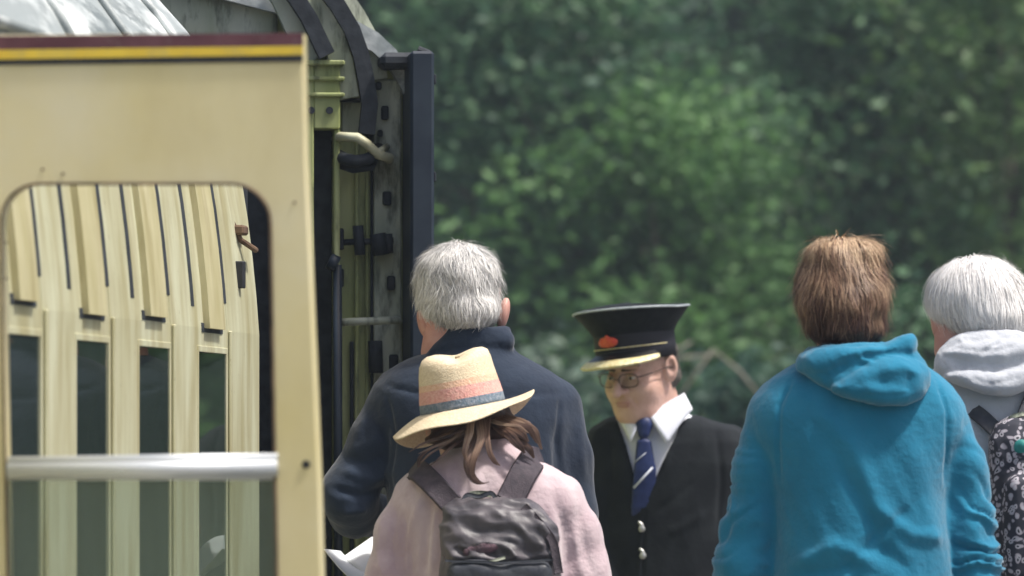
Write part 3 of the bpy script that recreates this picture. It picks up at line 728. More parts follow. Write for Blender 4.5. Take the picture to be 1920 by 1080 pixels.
endbox('corner_panel', M_green, [(520, 128, 583, 1500, .002, .10), (583, 128, 632, 247, .002, .10), (621, 247, 632, 1500, .002, .09), (568, 150, 640, 158, .002, .112), (568, 180, 640, 188, .002, .112), (560, 120, 640, 130, .002, .12)])
endbox('dark_panel', M_rub, [(583, 247, 621, 1500, .002, .02), (524, 247, 528, 1500, .10, .102)])
endbox('pale_panel', M_greyend, [(640, 190, 678, 262, .002, .012), (700, 150, 752, 1500, .002, .016)])
endbox('end_strip', M_green, [(664, 262, 672, 1500, .002, .022), (684, 262, 690, 1500, .002, .018)])
endbox('seam_strip', M_rub, [(694, 150, 699, 1500, .002, .012), (655, 640, 662, 1500, .002, .02), (636, 186, 676, 194, .012, .03)])
def hinges(items):
    for it in items: endbox('bolt_plate', M_rub, [it])
endbox('dark_gap_panel', M_rub, [(300, 90, 519, 1500, .002, .02)])  # flat black panel painted in for the dark void between the carriages
endbox('upper_panel', M_greyend, [(250, -15, 520, 118, .002, .012)])
hinges([(713, 200, 727, 226, .016, .03), (716, 360, 732, 386, .016, .03), (724, 518, 739, 545, .016, .03), (728, 665, 745, 712, .016, .03), (706, 245, 716, 258, .016, .028), (702, 155, 714, 170, .016, .028), (632, 430, 642, 470, .024, .05), (632, 505, 642, 540, .024, .05)])
b = MB()
for px, py in ((578, 213), (612, 213)): b = MB(); b.tube([c2(px, py, -.1), c2(px, py, -.106)], .008, 10); b.build('bolt', M_rub, car2)
def strip_arc(name, pts, wpx, m, y0=-.06, th=.04):
    """flat band following photo points, standing proud of the end"""
    P = [Vector(c2(*p)) for p in pts]; V = []; Fc = []; n = len(P)
    for i, p in enumerate(P):
        d = (P[min(i + 1, n - 1)] - P[max(i - 1, 0)]).normalized(); s_ = Vector((d.z, 0, -d.x)) * wpx / K2 / 2
        for q in (-1, 1):
            for y in (y0, y0 + th): V.append((p.x + s_.x * q, y, p.z + s_.z * q))
    for i in range(n - 1):
        a = i * 4; c = a + 4; Fc += [(a, c, c + 2, a + 2), (a + 1, a + 3, c + 3, c + 1), (a, a + 1, c + 1, c), (a + 2, c + 2, c + 3, a + 3)]
    Fc += [(0, 2, 3, 1), (4 * n - 4, 4 * n - 3, 4 * n - 1, 4 * n - 2)]; mb = MB(); mb.add(V, Fc); return mb.build(name, m, car2)
strip_arc('bellows_rib', [(520, -30), (548, 5), (572, 42), (596, 92), (606, 112)], 30, M_rub, -.14)
strip_arc('bellows_rib', [(600, -20), (630, 20), (655, 62), (672, 110), (682, 160), (688, 200), (682, 256)], 30, M_rub, -.10)
strip_arc('bellows_panel', [(560, -20), (590, 20), (616, 62), (636, 120), (648, 188)], 42, M_greyend, -.07)
strip_arc('bellows_panel', [(500, -30), (525, 5), (550, 60), (585, 118)], 40, M_greyend, -.1)
strip_arc('bellows_panel', [(640, -10), (668, 30), (688, 66), (703, 110), (710, 150)], 30, M_greyend, -.03)
b = MB(); b.tube([c2(628, 262, -.02), c2(632, 262, -.12), c2(662, 264, -.13), (c2(680, 276, -.13)), c2(702, 296, -.12), c2(724, 300, -.1), c2(728, 300, -.01)], .0105, 9); b.tube([c2(700, 292, -.12), c2(722, 278, -.05)], .008, 8); b.build('grab_rail', M_cream2, car2, True)
b = MB(); b.tube([c2(628, 292, -.03), c2(640, 303, -.1), c2(660, 308, -.12), c2(682, 304, -.12), c2(700, 292, -.08), c2(708, 280, -.02)], .014, 9); b.tube([c2(632, 310, -.03), c2(655, 322, -.1), c2(690, 318, -.1), c2(702, 300, -.02)], .009, 8); b.build('hose', M_rub, car2, True)
b = MB(); b.tube([c2(636, 606, -.01), c2(640, 606, -.1), c2(742, 602, -.1), c2(746, 602, -.01)], .009, 9); b.build('hand_bar', M_greyend, car2, True)
b = MB(); b.tube([c2(640, 456, -.04), c2(735, 452, -.04)], .007, 8); b.build('pipe_fitting', M_rub, car2, True); b = MB(); b.tube([c2(668, 425, -.05), c2(672, 480, -.05)], .012, 8); b.build('pipe_fitting', M_rub, car2, True); b = MB(); b.tube([c2(705, 440, -.05), c2(712, 480, -.05)], .018, 8); b.build('pipe_fitting', M_rub, car2, True); b = MB(); b.tube([c2(724, 440, -.05), c2(726, 476, -.05)], .010, 8); b.build('pipe_fitting', M_rub, car2, True); b = MB(); b.tube([c2(688, 190, -.05), c2(690, 240, -.06), c2(686, 262, -.04)], .013, 8)
b.build('pipe_fitting', M_rub, car2, True); b = MB(); b.tube([c2(700, 640, -.05), c2(702, 700, -.05)], .016, 8); b.build('pipe_fitting', M_rub, car2, True)
b = MB(); b.tube([c2(626, 500, -.115), c2(628, 1150, -.115)], .010, 10); b.tube([c2(610, 492, -.115), c2(626, 500, -.115)], .018, 8); b.build('door_bar', M_navy, car2, True)
b = MB(); b.box(c2(755, 1450, -.22), c2(799, 108, .18), .006)
d2 = b.build('door', M_navy, car2); d2['label'] = 'dark door standing open and seen edge on'
b = MB(); b.box(c2(706, 134, -.14), c2(800, 106, -.02), .01); b.tube([c2(770, 104, -.2), c2(790, 112, -.2)], .008, 8); b.build('door_bracket', M_rub, d2)
b = MB()
for y in (150, 330, 470, 620): b = MB(); b.box(c2(799.5, y + 18, -.2), c2(804, y, -.17), .002); b.build('hinge', M_rub, d2)

#==PEOPLE==
# ------------------------------------------------------------------ people
M_skin = mat('skin', (.53, .32, .25), (.62, .40, .33), rough=.55, nscale=26, bump=.35, bscale=110); M_skin.node_tree.nodes['Principled BSDF'].inputs['Subsurface Weight'].default_value = .12; M_skin.node_tree.nodes['Principled BSDF'].inputs['Subsurface Radius'].default_value = (.01, .004, .002)
M_skinr = mat('ruddy_skin', (.48, .22, .18), (.58, .33, .27), rough=.5, nscale=20)
M_jean = mat('dark_trousers', (.02, .025, .04), (.035, .04, .06), rough=.85, nscale=30)
M_shoe = mat('shoe_leather', (.02, .018, .016), (.04, .03, .025), rough=.5, nscale=20)

# --- man in the navy jacket
n_ = Fig(890, 920, 'grey haired man seen from behind in a navy blue jacket, left elbow bent', 'person')
M_nav = mat('navy_cloth', (.010, .018, .036), (.018, .030, .054), rough=.85, nscale=9, bump=.5, bscale=60, sheen=.2, spec=.2)
hc = n_.p(858, 545, 0.01)
body(n_, hc, n_.p(868, 665, .0), (n_.p(735, 760), n_.p(1050, 765)), (n_.p(658, 930, 0), n_.p(1068, 960, .02)), (n_.p(740, 985, .27), n_.p(1040, 1110, .2)), 1, M_skin, 1.78)
for nm, pr_ in (('ear', ell(n_.p(797, 606, -.01), (.014, .024, .034), rot=(0, -14, 20))), ('ear', ell(n_.p(944, 588, .0), (.012, .022, .034), rot=(0, 12, 0))), ('neck', rc(n_.p(824, 660, -.005), n_.p(832, 600, -.02), .038, .036, k=.02))):
    V, Q = surf([pr_], .004); mk(nm, V, Q, M_skinr, n_.e)
hp = [ell(n_.p(857, 545, .005), (.084, .094, .094)), ell(n_.p(860, 515, .0), (.079, .088, .058), k=.02), ell(n_.p(874, 583, -.015), (.064, .075, .042), k=.02)]
M_grey = hair_mat('grey_hair', [(.16, .155, .16), (.45, .44, .43), (.72, .70, .67), (.88, .86, .83)], .6)
hair(n_, hp, n_.p(862, 478, .0), M_grey, n=15000, length=.045, width=.0012, mess=.6, lift=.0052, tr=(.25, .95), base_t=.3, mask=lambda V: (V[:, 2] > n_.xz(0, 612)[1] - (V[:, 1] > .03) * -.05))
jk = [n_.sil([(622, 835, 945, .05, -.005), (645, 815, 952, .062), (662, 800, 965, .07), (682, 755, 1000, .09), (700, 722, 1032, .102), (722, 703, 1062, .112), (750, 695, 1078, .12), (790, 700, 1082, .128), (850, 722, 1075, .133), (950, 728, 1080, .135), (1080, 728, 1085, .138), (1250, 725, 1090, .14), (1300, 725, 1090, .14)], k=.02)]
jk += n_.arm([(738, 752, 40, 0), (700, 830, 45, 0), (654, 930, 50, -.01), (662, 958, 44, .04), (742, 972, 34, .24)], .02)
jk += n_.arm([(1045, 762, 42, 0), (1063, 860, 44, .0), (1068, 965, 46, .0), (1045, 1095, 38, .17)], .02)
jk += [rc(n_.p(812, 655, -.03), n_.p(945, 640, -.04), .022, .022, k=.012)]
# stand collar: ring around the neck
jk += [loft([(n_.xz(0, 668)[1], n_.xz(880, 0)[0], 0, .082, .072), (n_.xz(0, 645)[1], n_.xz(882, 0)[0], 0, .076, .07), (n_.xz(0, 618)[1], n_.xz(886, 0)[0], 0.0, .072, .068)], k=.02),
       loft([(n_.xz(0, 640)[1], n_.xz(884, 0)[0], .006, .060, .056), (n_.xz(0, 600)[1], n_.xz(886, 0)[0], .006, .062, .058)], op='s', k=.004)]
jk += [polycut([n_.xz(760, 590), n_.xz(842, 590), n_.xz(840, 622), n_.xz(815, 645), n_.xz(800, 668), n_.xz(760, 676)], -.3, .3, k=.006)]
cloth(n_, 'jacket', jk, M_nav, h=.0065, wr=.0042, wsc=8, seed=4, diag=.4,
      grooves=[([(722, 722), (800, 742), (900, 750), (1062, 736)], .0035, -.0035), ([(728, 745), (742, 820), (736, 900)], .004, -.005), ([(1052, 745), (1046, 820), (1056, 920)], .004, -.005), ([(800, 668), (850, 655), (950, 652)], .006, -.004), ([(700, 712), (780, 735), (900, 745), (1060, 728)], .012, -.0015), ([(730, 770), (725, 860), (740, 930)], .01, -.006),
               ([(640, 880), (700, 900), (740, 880)], .012, .009), ([(625, 915), (680, 930), (730, 915)], .009, -.009), ([(640, 850), (690, 870), (720, 850)], .007, -.006), ([(640, 960), (690, 955)], .008, .007), ([(1040, 800), (1045, 900), (1050, 1000)], .008, -.007), ([(1085, 790), (1095, 900)], .008, .004),
               ([(690, 780), (650, 860)], .01, .004), ([(830, 640), (815, 690)], .008, .004), ([(660, 850), (720, 820)], .012, .005)])
legs(n_, M_jean, M_shoe, 1.78, 1, .0)

# --- paper he holds
M_pap = mat('paper', (.72, .75, .78), (.8, .82, .84), rough=.7, nscale=8)
pe = empty('booklet', n_.e.location + Vector(n_.p(680, 1060, .24)), 0, 'open white booklet held by the man in the navy jacket', 'booklet')
def page(a, b_, c, d, sag, name):
    n = 8; V = []
    for i in range(n + 1):
        for j in range(n + 1):
            u, v = i / n, j / n; p = Vector(a) * (1 - u) * (1 - v) + Vector(b_) * u * (1 - v) + Vector(c) * u * v + Vector(d) * (1 - u) * v; V.append((p.x, p.y, p.z - sag * math.sin(u * math.pi)))
    Q = [(i * (n + 1) + j, (i + 1) * (n + 1) + j, (i + 1) * (n + 1) + j + 1, i * (n + 1) + j + 1) for i in range(n) for j in range(n)]
    o = mk(name, V, Q, M_pap, pe); s_ = o.modifiers.new('thick', 'SOLIDIFY'); s_.thickness = .0015
k9 = 1 / 900.
page((-75 * k9, -.10, 28 * k9), (-10 * k9, -.13, -38 * k9), (10 * k9, .0, -20 * k9), (-48 * k9, .04, 22 * k9), .006, 'page')
page((-45 * k9, .0, 10 * k9), (15 * k9, -.02, -45 * k9), (60 * k9, .10, 20 * k9), (12 * k9, .12, 50 * k9), -.008, 'page')

# --- woman with the straw hat and backpack
w_ = Fig(915, 980, 'woman in a pale pink jumper and striped straw hat seen from behind', 'person')
M_pink = mat('pink_knit', (.43, .32, .35), (.57, .46, .48), rough=.9, nscale=14, bump=.6, bscale=90, sheen=.4)
body(w_, w_.p(880, 795, .06), w_.p(905, 868, .02), (w_.p(785, 935), w_.p(1050, 935)), (w_.p(745, 1110, .02), w_.p(1088, 1110, .02)), (w_.p(800, 1200, .2), w_.p(1030, 1200, .2)), .9, M_skin, 1.56)
jp = [w_.sil([(818, 868, 960, .045, .01), (840, 848, 975, .056, .01), (856, 830, 1000, .068), (872, 797, 1030, .08), (890, 768, 1058, .092), (915, 748, 1082, .102), (950, 742, 1092, .11), (1000, 756, 1082, .115), (1080, 765, 1072, .12), (1200, 760, 1078, .13), (1330, 752, 1086, .14)], k=.02)]
jp += w_.arm([(778, 930, 38, 0), (755, 1000, 46, 0), (742, 1085, 52, 0), (738, 1120, 50, .02), (790, 1190, 40, .16)], .014)
jp += w_.arm([(1056, 930, 38, 0), (1078, 1000, 46, 0), (1092, 1085, 52, 0), (1096, 1120, 50, .02), (1040, 1190, 40, .16)], .014)
cloth(w_, 'jumper', jp, M_pink, h=.0062, wr=.0032, wsc=15, seed=9, stretch=(1.3, 1, .28),
      grooves=[([(812, 925), (800, 1000), (795, 1080)], .009, -.010), ([(790, 930), (770, 1010), (765, 1080)], .007, .006), ([(745, 950), (735, 1020), (745, 1080)], .007, -.006), ([(722, 960), (712, 1030), (718, 1080)], .006, .004), ([(820, 950), (814, 1010), (812, 1080)], .005, .005), ([(1075, 1000), (1090, 1080)], .006, .005),
               ([(1040, 930), (1060, 1000), (1062, 1080)], .010, -.008), ([(1085, 960), (1110, 1080)], .009, -.004), ([(870, 850), (905, 868), (950, 850)], .008, -.003)])
legs(w_, M_jean, M_shoe, 1.56, 1, .0)
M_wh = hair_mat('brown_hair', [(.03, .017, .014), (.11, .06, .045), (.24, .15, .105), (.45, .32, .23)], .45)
hw = [ell(w_.p(885, 790, .04), (.078, .09, .06)), ell(w_.p(898, 812, .0), (.104, .05, .026), rot=(0, -8, 0), k=.02)]
def lockset(fig, locks, m, parent):
    Vs, Qs, Ts = [], [], []; nv = 0
    for pts, rad, n, tr in locks:
        P = np.array([fig.p(*p) for p in pts]); S_ = 22; tt = np.linspace(0, 1, S_); k_ = np.linspace(0, 1, len(P))
        # smooth the guide
        C = np.stack([np.interp(tt, k_, P[:, i]) for i in range(3)], 1)
        for _ in range(4): C[1:-1] = (C[:-2] + 2 * C[1:-1] + C[2:]) / 4
        a = rng.uniform(0, 2 * math.pi, n); rr = rad * np.sqrt(rng.uniform(0, 1, n)); env = np.interp(tt, [0, .2, .7, 1], [1, 1, .7, .15])
        off = np.stack([rr * np.cos(a), rr * np.sin(a) * .6, rr * np.sin(a + 1) * .5], 1)
        Cn = C[None] + off[:, None] * env[None, :, None]; Cn += .0018 * np.stack([vnoise(Cn, 40, 30 + i) for i in range(3)], -1)
        nr = np.tile(np.array([0, -1., .25]), (n, S_, 1)); ti = np.clip(rng.uniform(*tr, n)[:, None] + .15 * np.sin(tt * 6)[None], 0, 1)
        V, Q, T = ribbons(Cn, .0015, nr, ti); Vs.append(V); Qs.append(Q + nv); Ts.append(T); nv += len(V)
    return np.concatenate(Vs), np.concatenate(Qs), np.concatenate(Ts)
V0, Q0 = surf(hw, .005); V0 = V0 + vnormals(V0, Q0) * (vnoise(V0 * np.array([1, 1, .4]), 70, 3) * .004)[:, None]
locks = [([(905, 790, -.07), (893, 830, -.10), (876, 858, -.12), (880, 890, -.122), (900, 908, -.124), (916, 903, -.124)], .010, 120, (.15, .6)),
         ([(900, 785, -.07), (905, 815, -.11), (893, 850, -.122), (884, 882, -.124), (890, 903, -.124)], .009, 100, (.3, .8)),
         ([(885, 785, -.08), (880, 815, -.11), (872, 845, -.12), (878, 870, -.122)], .008, 90, (.4, 1)),
         ([(915, 785, -.07), (912, 820, -.11), (918, 850, -.12), (930, 868, -.122), (938, 872, -.122)], .006, 60, (.2, .7)),
         ([(880, 800, -.06), (850, 825, -.09), (815, 838, -.10), (788, 850, -.10)], .010, 110, (.4, 1)),
         ([(870, 808, -.06), (840, 832, -.09), (808, 850, -.10), (792, 866, -.10)], .008, 90, (.3, .9)),
         ([(870, 820, -.07), (838, 846, -.10), (822, 862, -.11), (806, 872, -.11)], .006, 70, (.1, .5)),
         ([(930, 790, -.05), (955, 800, -.08), (975, 815, -.09), (990, 828, -.09)], .012, 120, (.1, .6)),
         ([(935, 785, -.05), (960, 795, -.08), (990, 800, -.085), (1008, 830, -.085)], .010, 110, (.2, .7)),
         ([(930, 795, -.06), (950, 812, -.09), (972, 835, -.10), (984, 850, -.10)], .010, 100, (.05, .45)),
         ([(920, 790, -.06), (945, 795, -.09), (970, 798, -.10), (990, 812, -.10)], .005, 60, (.6, 1)),
         ([(860, 800, -.05), (825, 822, -.08), (795, 832, -.09), (770, 846, -.09)], .010, 120, (.2, .8)),
         ([(850, 812, -.05), (815, 836, -.08), (790, 856, -.09), (786, 876, -.09)], .009, 100, (.1, .6)),
         ([(940, 782, -.04), (975, 790, -.07), (1004, 806, -.08), (1016, 842, -.08)], .009, 120, (.3, .9)),
         ([(935, 800, -.05), (962, 822, -.08), (992, 840, -.09), (1002, 858, -.09)], .010, 110, (.05, .5)),
         ([(890, 790, -.06), (865, 810, -.10), (840, 820, -.105), (812, 826, -.1)], .010, 100, (.05, .4))]
V1, Q1, T1 = lockset(w_, locks, M_wh, w_.e)
mk('hair', np.concatenate([V0, V1]), np.concatenate([Q0, Q1 + len(V0)]), M_wh, w_.e, tint=np.concatenate([np.full(len(V0), .15), T1]))
# straw hat, tipped to her left
M_straw = mat('straw', (.62, .50, .33), (.74, .63, .45), rough=.8, nscale=160, bump=.6, bscale=260, stretch=(1, 1, 2))
M_straw_p = mat('pink_straw', (.62, .30, .27), (.68, .40, .34), rough=.8, nscale=160, bump=.6, bscale=260)
M_straw_o = mat('peach_straw', (.68, .42, .28), (.74, .5, .36), rough=.8, nscale=160, bump=.6, bscale=260)
M_straw_b = mat('blue_straw', (.10, .15, .2), (.22, .25, .30), rough=.8, nscale=160, bump=.6, bscale=260)
hat = empty('straw_hat', w_.e.location + Vector(w_.p(868, 766, .02)), 0, 'straw sun hat with pink and blue bands on the woman in pink', 'hat')
hat.rotation_euler = (R(1), R(-10.5), 0)
def lathe(rows, n, f, seg_mat=None, name='x', m=None, mats=None, parent=None, thick=.002):
    V = []; Q = []; mi = []
    for i, row in enumerate(rows):
        for j in range(n): V.append(f(row, 2 * math.pi * j / n))
    for i in range(len(rows) - 1):
        for j in range(n): Q.append((i * n + j, i * n + (j + 1) % n, (i + 1) * n + (j + 1) % n, (i + 1) * n + j)); mi.append(seg_mat(i) if seg_mat else 0)
    o = mk(name, V, np.array(Q), m, parent, mats=mats, midx=mi)
    if thick: s_ = o.modifiers.new('thick', 'SOLIDIFY'); s_.thickness = thick; s_.offset = -1
    return o
CR = [(0, .083, .1), (.008, .0825, .099), (.014, .082, .098), (.020, .0815, .0975), (.036, .079, .095), (.044, .0775, .0935), (.056, .0755, .091), (.075, .0725, .087), (.092, .0695, .083), (.104, .064, .077), (.110, .054, .066), (.1115, .04, .05), (.110, .02, .026), (.109, .001, .001)]
def crownf(row, a):
    z, rx, ry = row; x = rx * math.cos(a); y = ry * math.sin(a)
    k_ = max(0, (z - .085) / .026); dent = k_ * (.013 * math.exp(-(x / .024) ** 2 ) * (.6 + .4 * (y < 0)) + .010 * max(0, -y / .09))
    return (x + .004 * k_, y, z - dent * (z > .09))
lathe(CR, 56, crownf, lambda i: 3 if i < 3 else 1 if i < 5 else 2 if i < 6 else 0, 'crown', M_straw, [M_straw_p, M_straw_o, M_straw_b], hat)
BR = [0, .12, .25, .4, .55, .7, .85, .95, 1.0]
def brimf(t, a):
    c, s = math.cos(a), math.sin(a); r0x, r0y = .083, .1; W = .058
    rx = r0x + W * t; ry = r0y + W * t
    back = max(0, -s); left = max(0, -c); right = max(0, c); front = max(0, s)
    z = -.024 * t * back ** 1.2 - .030 * t ** 1.3 * left ** 2 - .012 * t ** 2 * left * front * 2 + .010 * t ** 1.6 * right ** 2 - .045 * front * t + .003 * math.sin(a * 5) * t
    return (rx * c, ry * s, z)
def brow(row, a): return brimf(row, a)
lathe(BR, 72, brow, lambda i: 0, 'brim', M_straw, None, hat)

# --- her backpack
M_bag = mat('backpack_nylon', (.04, .037, .045), (.115, .102, .112), rough=.5, nscale=18, bump=.35, bscale=60, spec=.5)
M_strap = mat('backpack_strap', (.04, .032, .042), (.065, .05, .062), rough=.75, nscale=90, bump=.5, bscale=400)
M_bagd = mat('backpack_dark', (.025, .028, .04), (.045, .05, .06), rough=.5, nscale=30, bump=.5, bscale=60)
M_bagp = mat('bag_patch', (.14, .08, .10), (.10, .07, .085), rough=.5, nscale=40, bump=.5)
bag = empty('backpack', w_.e.location + Vector((0, -.12, 1.0)), 0, 'crumpled dark grey backpack on the woman in pink', 'backpack')
class Sub:   # same photo reading, other parent
    def __init__(s, f, e): s.f = f; s.e = e; s.k = f.k; s.cx = f.cx; s.d = f.e.location - e.location
    def p(s, px, py, y=0): q = s.f.p(px, py, y); return (q[0] + s.d.x, q[1] + s.d.y, q[2] + s.d.z)
    def xz(s, px, py): q = s.p(px, py); return (q[0], q[2])
sb = Sub(w_, bag)
zq = lambda y: sb.xz(0, y)[1]; xq = lambda x: sb.xz(x, 0)[0]; yb = sb.d.y
pk = [loft([(zq(934), xq(925), yb - .135, .070, .018), (zq(942), xq(925), yb - .15, .086, .034), (zq(960), xq(930), yb - .16, .098, .05), (zq(990), xq(935), yb - .165, .107, .06), (zq(1040), xq(937), yb - .17, .112, .07), (zq(1100), xq(938), yb - .17, .116, .078), (zq(1220), xq(938), yb - .17, .115, .08), (zq(1290), xq(938), yb - .165, .105, .06)], p=2.8, k=.01)]
def crumple(V, N):
    m = np.clip((V[:, 2] - zq(1060)) / .02, .25, 1) * np.clip(-N[:, 1] * 2 + .3, 0, 1)
    P = V * np.array([1.0, .6, 1.3]) + np.stack([V[:, 2] * .8, 0 * V[:, 0], 0 * V[:, 0]], 1)
    a = 1 - np.abs(vnoise(P, 17, 51)) * 3.2; b_ = 1 - np.abs(vnoise(P, 38, 53)) * 2.6
    return m * (.0075 * a + .003 * b_)
V, Q = surf([rbox((xq(937), yb - .24, zq(1155)), (.099, .032, .110), .022, k=.012)], .005); V = V + vnormals(V, Q) * (.003 * vnoise(V, 22, 61) + .002 * vnoise(V, 50, 62))[:, None]; mk('pocket', V, Q, M_bagd, bag)
V, Q = surf([ell((xq(905), yb - .232, zq(1024)), (.036, .010, .013), rot=(0, -14, 0))], .003); V = V + vnormals(V, Q) * (.003 * vnoise(V, 60, 63))[:, None]; mk('patch', V, Q, M_bagp, bag)
cloth(sb, 'pack', pk, M_bag, h=.0045, wr=.001, wsc=30, sleeve=crumple, grooves=[([(850, 1048), (940, 1052), (1040, 1044)], .004, -.010), ([(855, 1040), (940, 1043), (1035, 1036)], .005, .004), ([(840, 958), (930, 948), (1005, 952)], .004, -.005), ([(985, 950), (1010, 985), (1035, 1020)], .006, .006)], seed=12)
def strap(pts, wpx, name, m, th=.007, parent=None, fig=None):
    """flat webbing along photo points with depth"""
    fig = fig or sb; P = np.array([fig.p(*p) for p in pts]); tt = np.linspace(0, 1, 24); k_ = np.linspace(0, 1, len(P)); C = np.stack([np.interp(tt, k_, P[:, i]) for i in range(3)], 1)
    for _ in range(3): C[1:-1] = (C[:-2] + 2 * C[1:-1] + C[2:]) / 4
    V = []; Fc = []; n = len(C)
    for i in range(n):
        d = Vector(C[min(i + 1, n - 1)] - C[max(i - 1, 0)]).normalized(); nn = Vector((0, -1, .15)); s_ = d.cross(nn).normalized(); u = s_.cross(d).normalized(); hw_ = wpx / fig.k / 2
        if u.y > 0: u = -u
        for q, r_ in ((-1, -.3), (-.86, .5), (-.8, .35), (0, .6), (.8, .35), (.86, .5), (1, -.3), (0, -.6)): V.append(Vector(C[i]) + s_ * hw_ * q + u * th * r_)
    for i in range(n - 1):
        for j in range(8): Fc.append((i * 8 + j, i * 8 + (j + 1) % 8, (i + 1) * 8 + (j + 1) % 8, (i + 1) * 8 + j))
    Fc += [tuple(range(8)), tuple((n - 1) * 8 + j for j in range(8))[::-1]]
    mb = MB(); mb.add(V, Fc); o = mb.build(name, m, parent or fig.e, True); return o
strap([(772, 882, .0), (785, 880, -.075), (812, 905, -.112), (850, 945, -.13)], 44, 'strap', M_strap)
strap([(1015, 862, .0), (1000, 858, -.06), (982, 885, -.108), (955, 938, -.135)], 52, 'strap', M_strap)
strap([(982, 948, -.20), (1008, 975, -.215), (1036, 1010, -.225), (1046, 1070, -.235)], 17, 'side_strap', M_strap)
strap([(868, 940, -.155), (876, 925, -.150), (900, 931, -.15), (922, 921, -.15), (934, 938, -.155)], 9, 'haul_loop', M_bagd, .008)
strap([(882, 926, -.13), (900, 924, -.131), (922, 926, -.13)], 12, 'label_tape', M_greyend, .004)
strap([(900, 1058, -.256), (920, 1048, -.262), (948, 1040, -.262)], 6, 'zip_pull', M_greyend, .004)
strap([(838, 1046, -.262), (935, 1050, -.27), (1035, 1044, -.262)], 5, 'zip', M_bagd, .006)

# --- uniformed man
c_ = Fig(1245, 780, 'uniformed railwayman in a black peaked cap, glasses, white shirt and blue tie', 'person')
M_skinc = M_skin
HX, HZ = c_.xz(1200, 694); YAW, PIT = -35, 15
Hm = Matrix.Translation((HX, -.06, HZ)) @ Euler((R(PIT), 0, R(YAW))).to_matrix().to_4x4()
hd = [ell((0, .012, .038), (.074, .095, .088)), ell((0, -.03, -.045), (.067, .066, .064), k=.035), ell((0, -.062, -.082), (.034, .03, .026), k=.03), ell((-.038, -.055, -.03), (.026, .026, .026), k=.02), ell((.038, -.055, -.03), (.026, .026, .026), k=.02),
      ell((0, -.078, .028), (.056, .016, .012), k=.015), ell((-.029, -.092, .004), (.018, .016, .0115), op='s', k=.01), ell((.029, -.092, .004), (.018, .016, .0115), op='s', k=.01),
      ell((-.029, -.076, .003), (.0155, .0125, .011), k=.003), ell((.029, -.076, .003), (.0155, .0125, .011), k=.003),
      rc((0, -.088, .012), (0, -.117, -.028), .008, .0125, k=.006), ell((-.012, -.1, -.029), (.009, .011, .007), k=.005), ell((.012, -.1, -.029), (.009, .011, .007), k=.005),
      rc((-.021, -.1, -.036), (-.033, -.088, -.062), .003, .0025, op='s', k=.006), rc((.021, -.1, -.036), (.033, -.088, -.062), .003, .0025, op='s', k=.006), rc((-.02, -.089, -.013), (-.038, -.08, -.012), .003, .003, op='s', k=.006), rc((.02, -.089, -.013), (.038, -.08, -.012), .003, .003, op='s', k=.006), ell((0, -.088, -.055), (.024, .012, .006), k=.004), ell((0, -.086, -.066), (.02, .012, .0065), k=.004), ell((0, -.102, -.0605), (.03, .014, .002), op='s', k=.003), ell((0, -.104, -.077), (.018, .008, .004), op='s', k=.006),
      ell((-.078, .012, .0), (.011, .022, .034), rot=(0, -8, 15), k=.006), ell((.078, .012, .0), (.011, .022, .034), rot=(0, 8, -15), k=.006), ell((.086, .004, .004), (.006, .012, .02), op='s', k=.004), ell((-.086, .004, .004), (.006, .012, .02), op='s', k=.004),
      rc((0, .03, -.05), (0, .045, -.15), .058, .062, k=.03), ell((0, -.03, -.1), (.05, .05, .03), k=.03)]
V, Q = surf(hd, .0032); V = relax(V, Q, 1); V = np.array([tuple(Hm @ Vector(v)) for v in V])
bo = body(c_, (HX + .02, 0, HZ), c_.p(1232, 790, 0), (c_.p(1135, 835, -.04), c_.p(1370, 835, .05)), (c_.p(1118, 1010, -.03), c_.p(1395, 1010, .08)), (c_.p(1150, 1180, -.12), c_.p(1365, 1190, -.05)), 1, M_skin, 1.72, face=-1, headprims=[])
Vb = np.empty(len(bo.data.vertices) * 3, np.float32); bo.data.vertices.foreach_get('co', Vb); Vb = Vb.reshape(-1, 3)
Qb = np.empty(len(bo.data.polygons) * 4, np.int32); bo.data.polygons.foreach_get('vertices', Qb); Qb = Qb.reshape(-1, 4)
bpy.data.objects.remove(bo); mk('body', np.concatenate([Vb, V]), np.concatenate([Qb, Q + len(Vb)]), M_skinc, c_.e)
def hobj(o): o.matrix_local = Hm; return o
M_eye = mat('eyeball', (.7, .68, .65), rough=.2); M_iris = mat('iris', (.05, .035, .025), rough=.2); M_lip = mat('lips', (.40, .19, .16), (.46, .25, .21), rough=.45, nscale=30)
M_wire = mat('spectacle_wire', (.10, .07, .06), rough=.3, metal=.7); M_chair = hair_mat('dark_grey_hair', [(.03, .025, .02), (.08, .07, .06), (.16, .14, .13)])
for s in (-1, 1):
    V, Q = surf([ell((s * .029, -.079, .002), (.012, .012, .0045))], .0016); e1 = hobj(mk('eye', V, Q, M_eye, c_.e)); V, Q = surf([ell((s * .029, -.0895, .0015), (.0045, .0025, .0042))], .001); mk('iris', V, Q, M_iris, e1)
V, Q = surf([ell((0, -.0975, -.0565), (.021, .004, .0035)), ell((0, -.0955, -.0655), (.018, .0045, .004))], .0015); hobj(mk('lips', V, Q, M_lip, c_.e))
V, Q = surf([rc((s * .012, -.093, .022), (s * .045, -.082, .023), .0035, .002, k=.003) for s in (-1, 1)], .0015); hobj(mk('eyebrow', V, Q, M_iris, c_.e))
g_ = MB(); lensq = []
